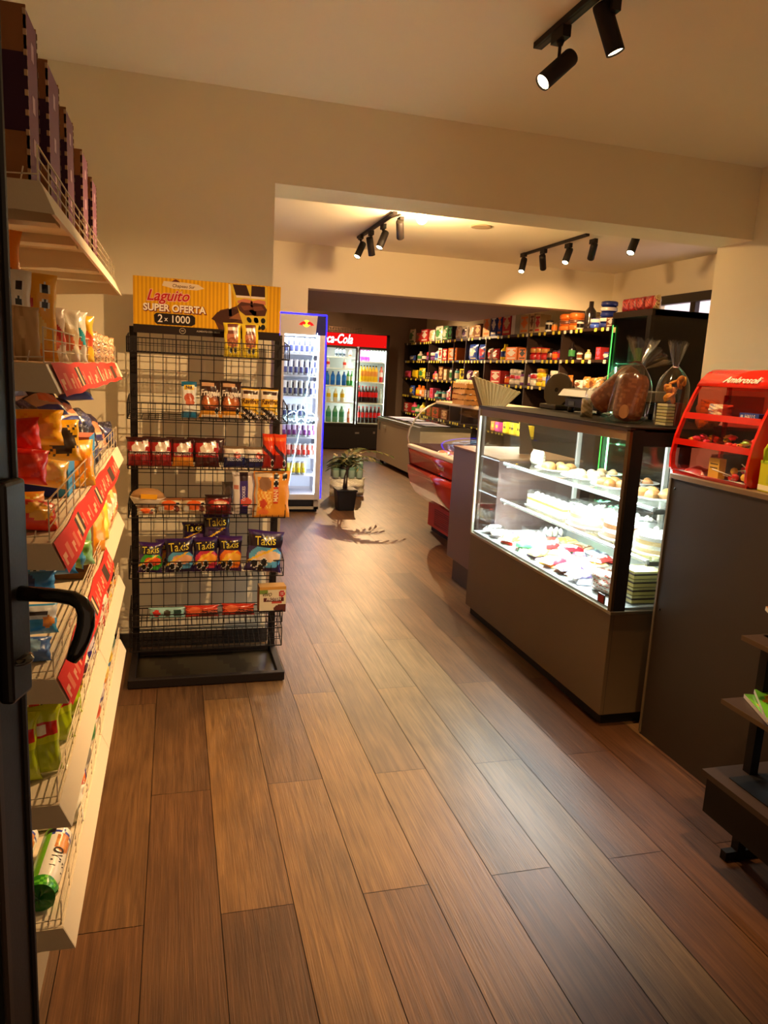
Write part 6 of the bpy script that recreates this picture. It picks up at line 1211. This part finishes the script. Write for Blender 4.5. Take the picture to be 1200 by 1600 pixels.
def water_bottle(name): return bottle((150, 176, 160), (110, 150, 130), (206, 190, 150), .27, .04)(name)
for r_ in range(2):
    for c_ in range(4):
        place('wb', water_bottle, 'water_bottle', 'large greenish water bottle, %s from the left, %s row behind the palm' % (ORD[c_], ['front', 'back'][r_]), 'bottle', (1.80+c_*.095, 8.42+r_*.10, .221), (0, 0, 0), 'water bottles in packs behind the palm')
place('wbase', lambda n: bag_parts(.42, .215, .26, (206, 200, 180), [('s', 0, 0, 1, 1, (226, 222, 206), 3, .2)], seed=270, pin=.05).build(n), 'wrapped_pack', 'white wrapped pack on the floor beneath the water bottles', 'pack', (1.95, 8.46, .003), (0, 0, 0))

# low tan cabinet end peeping out behind the display rack
t = thing('low_cabinet', 'low tan cabinet beyond the wall corner, right behind the display rack', 'cabinet', (.60, 5.75, 0))
mb = MB(); mb.box((-.17, -.2, .03), (.17, .2, .62), (196, 170, 130), 'laminate'); mb.build('cabinet_body', t, bevel=.004)
mb = MB(); mb.box((-.18, -.21, .62), (.18, .21, .64), (206, 186, 150), 'laminate'); mb.box((-.15, -.18, 0), (.15, .18, .03), (40, 32, 26), 'laminate'); mb.build('cabinet_top', t)

# ------------------------------------------------------------------ black display fridge with green light
bf = thing('green_lit_fridge', 'black upright fridge with green lit door beside the grocery shelves', 'fridge', (4.25, 6.05, 0))
def F_(x, y, z): return (x-4.25, y-6.05, z)
FX0, FX1, FY0, FY1 = 3.95, 4.56, 5.75, 6.36
BB = (24, 18, 15)
mb = MB(); mb.box(F_(FX0+.03, FY0, .02), F_(FX1, FY0+.03, 2.11), BB, 'matteblack'); mb.box(F_(FX0+.03, FY1-.03, .02), F_(FX1, FY1, 2.11), BB, 'matteblack'); mb.box(F_(FX1-.03, FY0, .02), F_(FX1, FY1, 2.11), BB, 'matteblack'); mb.box(F_(FX0+.0, FY0, 2.06), F_(FX1, FY1, 2.115), (50, 36, 26), 'matteblack'); mb.box(F_(FX0+.03, FY0, 0), F_(FX1, FY1, .1), BB, 'matteblack'); mb.build('cabinet', bf)
mb = MB(); mb.box(F_(FX0-.005, FY0, .1), F_(FX0+.03, FY0+.06, 2.06), (30, 26, 22), 'matteblack'); mb.box(F_(FX0-.005, FY1-.03, .1), F_(FX0+.03, FY1, 2.06), (30, 34, 26), 'matteblack'); mb.box(F_(FX0-.005, FY0, .1), F_(FX0+.03, FY1, .14), BB, 'matteblack'); mb.build('door_frame', bf)
mb = MB(); mb.box(F_(FX0+.01, FY0+.06, .14), F_(FX0+.015, FY1-.03, 2.06), (255,)*3, 'darkglass'); mb.build('door_glass', bf)
mb = MB(); mb.box(F_(FX0-.007, FY1-.034, .4), F_(FX0-.003, FY1-.024, 2.0), (90, 255, 90), 'glow'); mb.box(F_(FX0+.05, FY1-.06, .5), F_(FX0+.06, FY1-.05, 1.62), (140, 255, 190), 'glow40'); mb.build('green_led_strip', bf)
for z in (.9, 1.3, 1.66):
    mb = MB(); mb.box(F_(FX0+.06, FY0+.035, z-.01), F_(FX1-.04, FY1-.035, z), (60, 90, 70), 'plastic'); mb.build('shelf', bf)
lamp('green', 'AREA', (FX0+.1, FY1-.08, 1.25), 9, (.35, 1, .6), (FX0+.25, FY0+.2, 1.3), sx=.04, sy=.9)
for i in range(4): place('gb', bottle((60, 190, 110), (170, 220, 190), (226, 240, 230), .30, .038), 'green_bottle', 'green lit bottle, %s from the left, in the black fridge' % ORD[i], 'bottle', (4.08, 6.25-i*.10, 1.301), (0, 0, 0), 'bottles in the green lit fridge')
place('gcan', lambda n: carton_mb(.11, .1, .13, (196, 206, 60), [('r', 0, .48, 1, .52, (150, 160, 40))], (180, 190, 50)).build(n), 'tin', 'yellow-green container on the upper shelf of the black fridge', 'container', (4.08, 6.02, 1.662), (0, 0, -PI/2))
place('gcup', can((150, 176, 160), (90, 110, 100), .2, .045, (170, 190, 176)), 'tumbler', 'grey-green tumbler left of the yellow-green container in the black fridge', 'container', (4.08, 6.17, 1.662), (0, 0, 0))
mb = MB(); mb.box((-.003, -.02, 0), (0, .02, .05), (240, 236, 160), 'paper'); o = mb.build('price_note'); o.location = (FX0-.0055, 6.30, 1.93); tag(o, 'small yellow note stuck at the top of the black fridge door frame', 'note')
for i, (y, w_, c_) in enumerate([(6.26, .12, (190, 40, 36)), (6.14, .13, (176, 36, 32)), (6.02, .12, (150, 34, 30)), (5.90, .12, (170, 44, 36)), (5.80, .08, (196, 170, 110))]):
    place('rb_%d' % i, (lambda c_, w_, i: lambda n: bag_parts(w_, .12, .06, c_, [('e', .5, .5, .3, .3, (206, 90, 80)), ('s', 0, 0, 1, 1, (110, 20, 20), i, .5)], seed=280+i, nu=12, nv=12).build(n))(c_, w_, i), 'snack_bag', '%s bag from the left on top of the black fridge' % ORD[i], 'snack bag', (4.02, y, 2.117), (0, 0, -PI/2), 'bags on top of the black fridge')
# ------------------------------------------------------------------ dark grocery shelves along the east wall
gs = thing('grocery_shelves', 'long dark grocery shelves along the right wall, full of boxes, jars and bottles', 'shelving', (4.6, 10.6, 0))
def U_(x, y, z): return (x-4.6, y-10.6, z)
SHF = [2.045, 1.71, 1.385, 1.06, .73, .40]; GYA, GYB = 6.45, 14.35; SX = 4.345
DW = (54, 38, 28)
for z in SHF:
    mb = MB(); mb.box(U_(SX, GYA, z-.03), U_(4.88, GYB, z), DW, 'laminate')
    rs = random.Random(int(z*100)); y = GYA+.05
    while y < GYB-.1:
        mb.box(U_(SX-.004, y, z-.042), U_(SX-.001, y+.05, z-.004), (226, 206, 70) if rs.random() < .8 else (236, 230, 200), 'paper'); y += rs.choice([.1, .14, .22, .3, .12])
    mb.build('shelf', gs)
for y in [GYA]+[px(q, 560, X=SX).y for q in (874.5, 821.5, 757, 726, 707.5, 669)]+[GYB-.03]:
    mb = MB(); mb.box(U_(SX+.01, y, .0), U_(4.88, y+.025, 2.045), DW, 'laminate'); mb.build('upright', gs)
mb = MB(); mb.box(U_(4.875, GYA, .0), U_(4.895, GYB, 2.045), (44, 32, 25), 'laminate'); mb.build('back_panel', gs)
def g_box(w_, h_, c1, c2): 
    return lambda n: carton_mb(w_, .14, h_, c1, [('e', .5, .55, .34, .22, c2), ('r', .1, .78, .9, .9, c2), ('r', .15, .1, .85, .2, c2)], tuple(int(q*.8) for q in c1), nu=8, nv=10).build(n)
def g_jar(w_, h_, c1, c2):
    r = w_/2
    return lambda n: (lambda mb: (mb.lathe([(r*.9, 0), (r, .01), (r, h_*.2), (r, h_*.65), (r, h_*.8), (r*.85, h_*.84), (r*.88, h_*.85), (r*.88, h_), (.0001, h_)], [c1, c1, c2, c1, c1, c1, (60, 50, 50), (60, 50, 50)], 'gloss', 12), mb.build(n))[1])(MB())
def g_bot(w_, h_, c1, c2):
    r = w_/2
    return lambda n: (lambda mb: (mb.lathe([(r*.9, 0), (r, .01), (r, h_*.2), (r, h_*.55), (r*.9, h_*.66), (r*.4, h_*.8), (r*.4, h_), (.0001, h_)], [c1, c1, c2, c1, c1, c1, c2], 'gloss', 12), mb.build(n))[1])(MB())
def g_bag(w_, h_, c1, c2):
    return lambda n: bag_parts(w_, h_, .08, c1, [('e', .5, .5, .32, .25, c2), ('s', .1, .1, .9, .9, c2, 2, .6)], seed=int(w_*9999) % 97, nu=10, nv=12).build(n)
def g_stack(w_, h_, c1, c2):
    def f(n):
        mb = MB(); k = max(2, int(h_/.055)); r = w_/2; hh = h_/k
        for i in range(k): mb.lathe([(r*.85, hh*i), (r, hh*(i+.15)), (r, hh*(i+.8)), (r*.85, hh*(i+.95))], [c1, c2 if i % 2 else c1, c1], 'gloss', 10)
        return mb.build(n)
    return f
KB = {'b': (g_box, 'grocery_box', 'box'), 'j': (g_jar, 'food_jar', 'jar'), 'o': (g_bot, 'grocery_bottle', 'bottle'), 'g': (g_bag, 'grocery_bag', 'bag'), 's': (g_stack, 'tub_stack', 'stack of tubs')}
CN = {'w': ((226, 216, 200), 'white'), 'r': ((190, 40, 36), 'red'), 'n': ((36, 50, 120), 'navy'), 'b': ((60, 90, 190), 'blue'), 'g': ((70, 140, 80), 'green'), 'y': ((240, 206, 40), 'yellow'), 'o': ((230, 120, 40), 'orange'),
      'k': ((34, 26, 24), 'black'), 't': ((206, 170, 120), 'tan'), 'p': ((120, 70, 130), 'purple'), 'm': ((226, 90, 130), 'pink'), 'a': ((190, 130, 56), 'amber'), 'e': ((80, 160, 160), 'teal'), 'c': ((120, 70, 40), 'brown'), 'l': ((150, 180, 220), 'pale blue')}
ROWS = ['top', 'second', 'third', 'fourth', 'fifth']
# (kind, left px, right px, height m, colour, second colour)
ITEMS = [
 [('g', 637, 646, .26, 'w', 'g'), ('g', 647, 656, .18, 'r', 'c'), ('b', 657, 668, .22, 'r', 'w'), ('g', 668, 676, .20, 'w', 't'), ('g', 677, 688, .25, 'w', 'g'), ('g', 689, 697, .24, 'g', 'w'), ('b', 699, 706, .22, 'k', 'g'), ('g', 709, 717, .21, 'w', 't'), ('g', 718, 728, .20, 'w', 'k'), ('g', 730, 739, .19, 't', 'w'), ('b', 740, 750, .20, 'c', 't'),
  ('b', 753, 764, .30, 't', 'o'), ('b', 765, 774, .29, 'n', 'w'), ('b', 775, 782, .29, 'n', 'o'), ('b', 783, 796, .29, 'r', 't'), ('b', 797, 803, .27, 'w', 'w'), ('b', 810, 824, .24, 't', 'o'), ('b', 825, 832, .24, 't', 'c'), ('b', 833, 842, .22, 't', 'r'), ('j', 845, 855, .14, 'w', 'k'), ('j', 857, 863, .10, 'a', 'o'), ('s', 865, 879, .23, 'o', 'c'), ('s', 880, 893, .20, 'o', 'c'), ('j', 896, 902, .10, 'w', 'k'), ('o', 905, 915, .30, 'k', 'k'), ('s', 914, 926, .11, 'b', 'w'), ('s', 927, 942, .28, 'n', 'w'), ('b', 944, 958, .10, 'c', 'w')],
 [('g', 637, 646, .10, 'b', 'w'), ('o', 648, 654, .17, 'w', 'g'), ('o', 655, 661, .15, 'k', 'w'), ('s', 662, 668, .16, 'p', 'r'), ('s', 669, 674, .15, 'p', 'w'), ('o', 675, 681, .22, 'l', 'b'), ('b', 683, 689, .20, 'w', 'r'), ('b', 690, 697, .19, 'r', 'w'), ('b', 698, 713, .20, 'o', 'w'), ('g', 728, 742, .24, 'b', 'w'), ('g', 743, 756, .23, 'b', 'r'), ('g', 758, 765, .17, 'w', 'r'), ('g', 766, 775, .16, 'r', 'w'), ('o', 777, 784, .22, 'y', 'n'), ('b', 788, 806, .17, 'o', 'w'), ('b', 808, 820, .15, 'o', 'k'),
  ('s', 823, 830, .16, 'r', 'a'), ('s', 831, 838, .16, 'r', 'a'), ('s', 839, 847, .15, 'r', 'a'), ('o', 850, 856, .14, 'k', 'c'), ('j', 857, 865, .11, 'r', 'o'), ('j', 866, 873, .12, 'p', 'r'), ('o', 883, 889, .20, 'k', 'g'), ('j', 895, 904, .09, 'w', 'c'), ('o', 909, 915, .11, 't', 'w'), ('b', 928, 936, .13, 'r', 'm'), ('g', 937, 950, .08, 'n', 'w')],
 [('g', 628, 638, .13, 'm', 'r'), ('g', 640, 649, .15, 'y', 'y'), ('g', 650, 660, .19, 'y', 'g'), ('b', 664, 670, .12, 'k', 'w'), ('o', 672, 677, .14, 'm', 'o'), ('b', 678, 682, .10, 'w', 'o'), ('b', 683, 690, .22, 'c', 't'), ('b', 691, 696, .18, 't', 'w'), ('j', 697, 703, .20, 'w', 'g'), ('j', 704, 713, .19, 'e', 'w'), ('b', 716, 724, .19, 'y', 'k'), ('g', 726, 733, .17, 'p', 'w'), ('g', 734, 742, .17, 't', 'w'), ('b', 764, 780, .18, 'r', 'w'), ('j', 784, 790, .12, 'r', 'o'), ('s', 791, 798, .21, 'w', 'r'), ('s', 799, 806, .20, 'w', 'm'), ('j', 808, 814, .17, 'p', 'w'), ('j', 815, 821, .17, 'p', 'w'), ('s', 823, 831, .16, 'w', 'r'), ('s', 832, 841, .22, 'y', 'a'), ('s', 843, 848, .13, 'y', 'w'), ('j', 849, 853, .15, 'n', 'b'), ('s', 854, 861, .20, 'w', 'p'), ('s', 862, 867, .19, 'w', 'p'), ('b', 868, 873, .17, 'w', 'k'), ('g', 875, 889, .15, 'o', 'c'), ('g', 893, 905, .10, 'w', 'c'), ('g', 906, 916, .14, 'a', 'w'), ('g', 917, 926, .13, 'a', 'c'), ('g', 927, 936, .14, 'a', 'w'), ('b', 937, 950, .13, 'a', 'k')],
 [('g', 637, 644, .18, 'b', 'y'), ('o', 645, 651, .20, 'o', 'y'), ('o', 652, 656, .19, 'o', 'w'), ('b', 657, 662, .12, 't', 'o'), ('b', 663, 668, .12, 'w', 'p'), ('b', 670, 675, .17, 'm', 'r'), ('o', 676, 680, .13, 'e', 'w'), ('j', 681, 686, .14, 'e', 'k'), ('j', 687, 692, .14, 'e', 'w'), ('o', 694, 699, .22, 'm', 'w'), ('b', 700, 706, .16, 'r', 'w'), ('g', 712, 722, .16, 'o', 'w'), ('g', 726, 736, .15, 'w', 'r'), ('b', 740, 752, .17, 'y', 'r'), ('b', 760, 772, .16, 'p', 'w')],
 [('b', 630, 637, .17, 'r', 'w'), ('o', 639, 644, .20, 'm', 'g'), ('o', 645, 650, .16, 'g', 'w'), ('o', 651, 657, .22, 'y', 'w'), ('b', 664, 672, .17, 'c', 'r'), ('b', 674, 684, .17, 'r', 'k'), ('b', 688, 698, .16, 'c', 't')]]
for r_, row in enumerate(ITEMS):
    z = SHF[r_]; base_y = {0: 520, 1: 562, 2: 600, 3: 620, 4: 645}[r_]
    for i, (k, x0, x1, h_, a_, b_) in enumerate(row):
        bl = px(x0, base_y, X=SX+.02); br = px(x1, base_y, X=SX+.02); yc = (bl.y+br.y)/2; w_ = abs(bl.y-br.y)
        dmax = {'b': .14, 'g': .08}.get(k, w_); w_ = min(w_, .42)
        f_, nm, cat = KB[k]; c1, n1 = CN[a_]; c2, n2 = CN[b_]
        if k in 'jos': w_ = min(w_, .30); 
        if k in 'jos' and w_ > h_*.95 and k != 's': w_ = h_*.8
        hlim = .275 if r_ else .6
        if r_ == 0 and 7.85 < yc < 8.25: h_ = min(h_, .20)
        xd = SX+.03+(w_/2 if k in 'jos' else dmax/2)
        place('gr%d_%d' % (r_, i), f_(w_*.94, min(h_, hlim), c1, c2), nm, '%s%s %s, %s from the left, %s grocery shelf' % (n1, '' if n1 == n2 else ' and '+n2, cat, ORD[i] if i < 20 else ['twenty-first', 'twenty-second', 'twenty-third', 'twenty-fourth', 'twenty-fifth', 'twenty-sixth', 'twenty-seventh', 'twenty-eighth', 'twenty-ninth', 'thirtieth', 'thirty-first', 'thirty-second', 'thirty-third', 'thirty-fourth'][i-20], ROWS[r_]), cat, (xd, yc, z+.002), (0, 0, -PI/2), 'groceries on the %s row' % ROWS[r_])
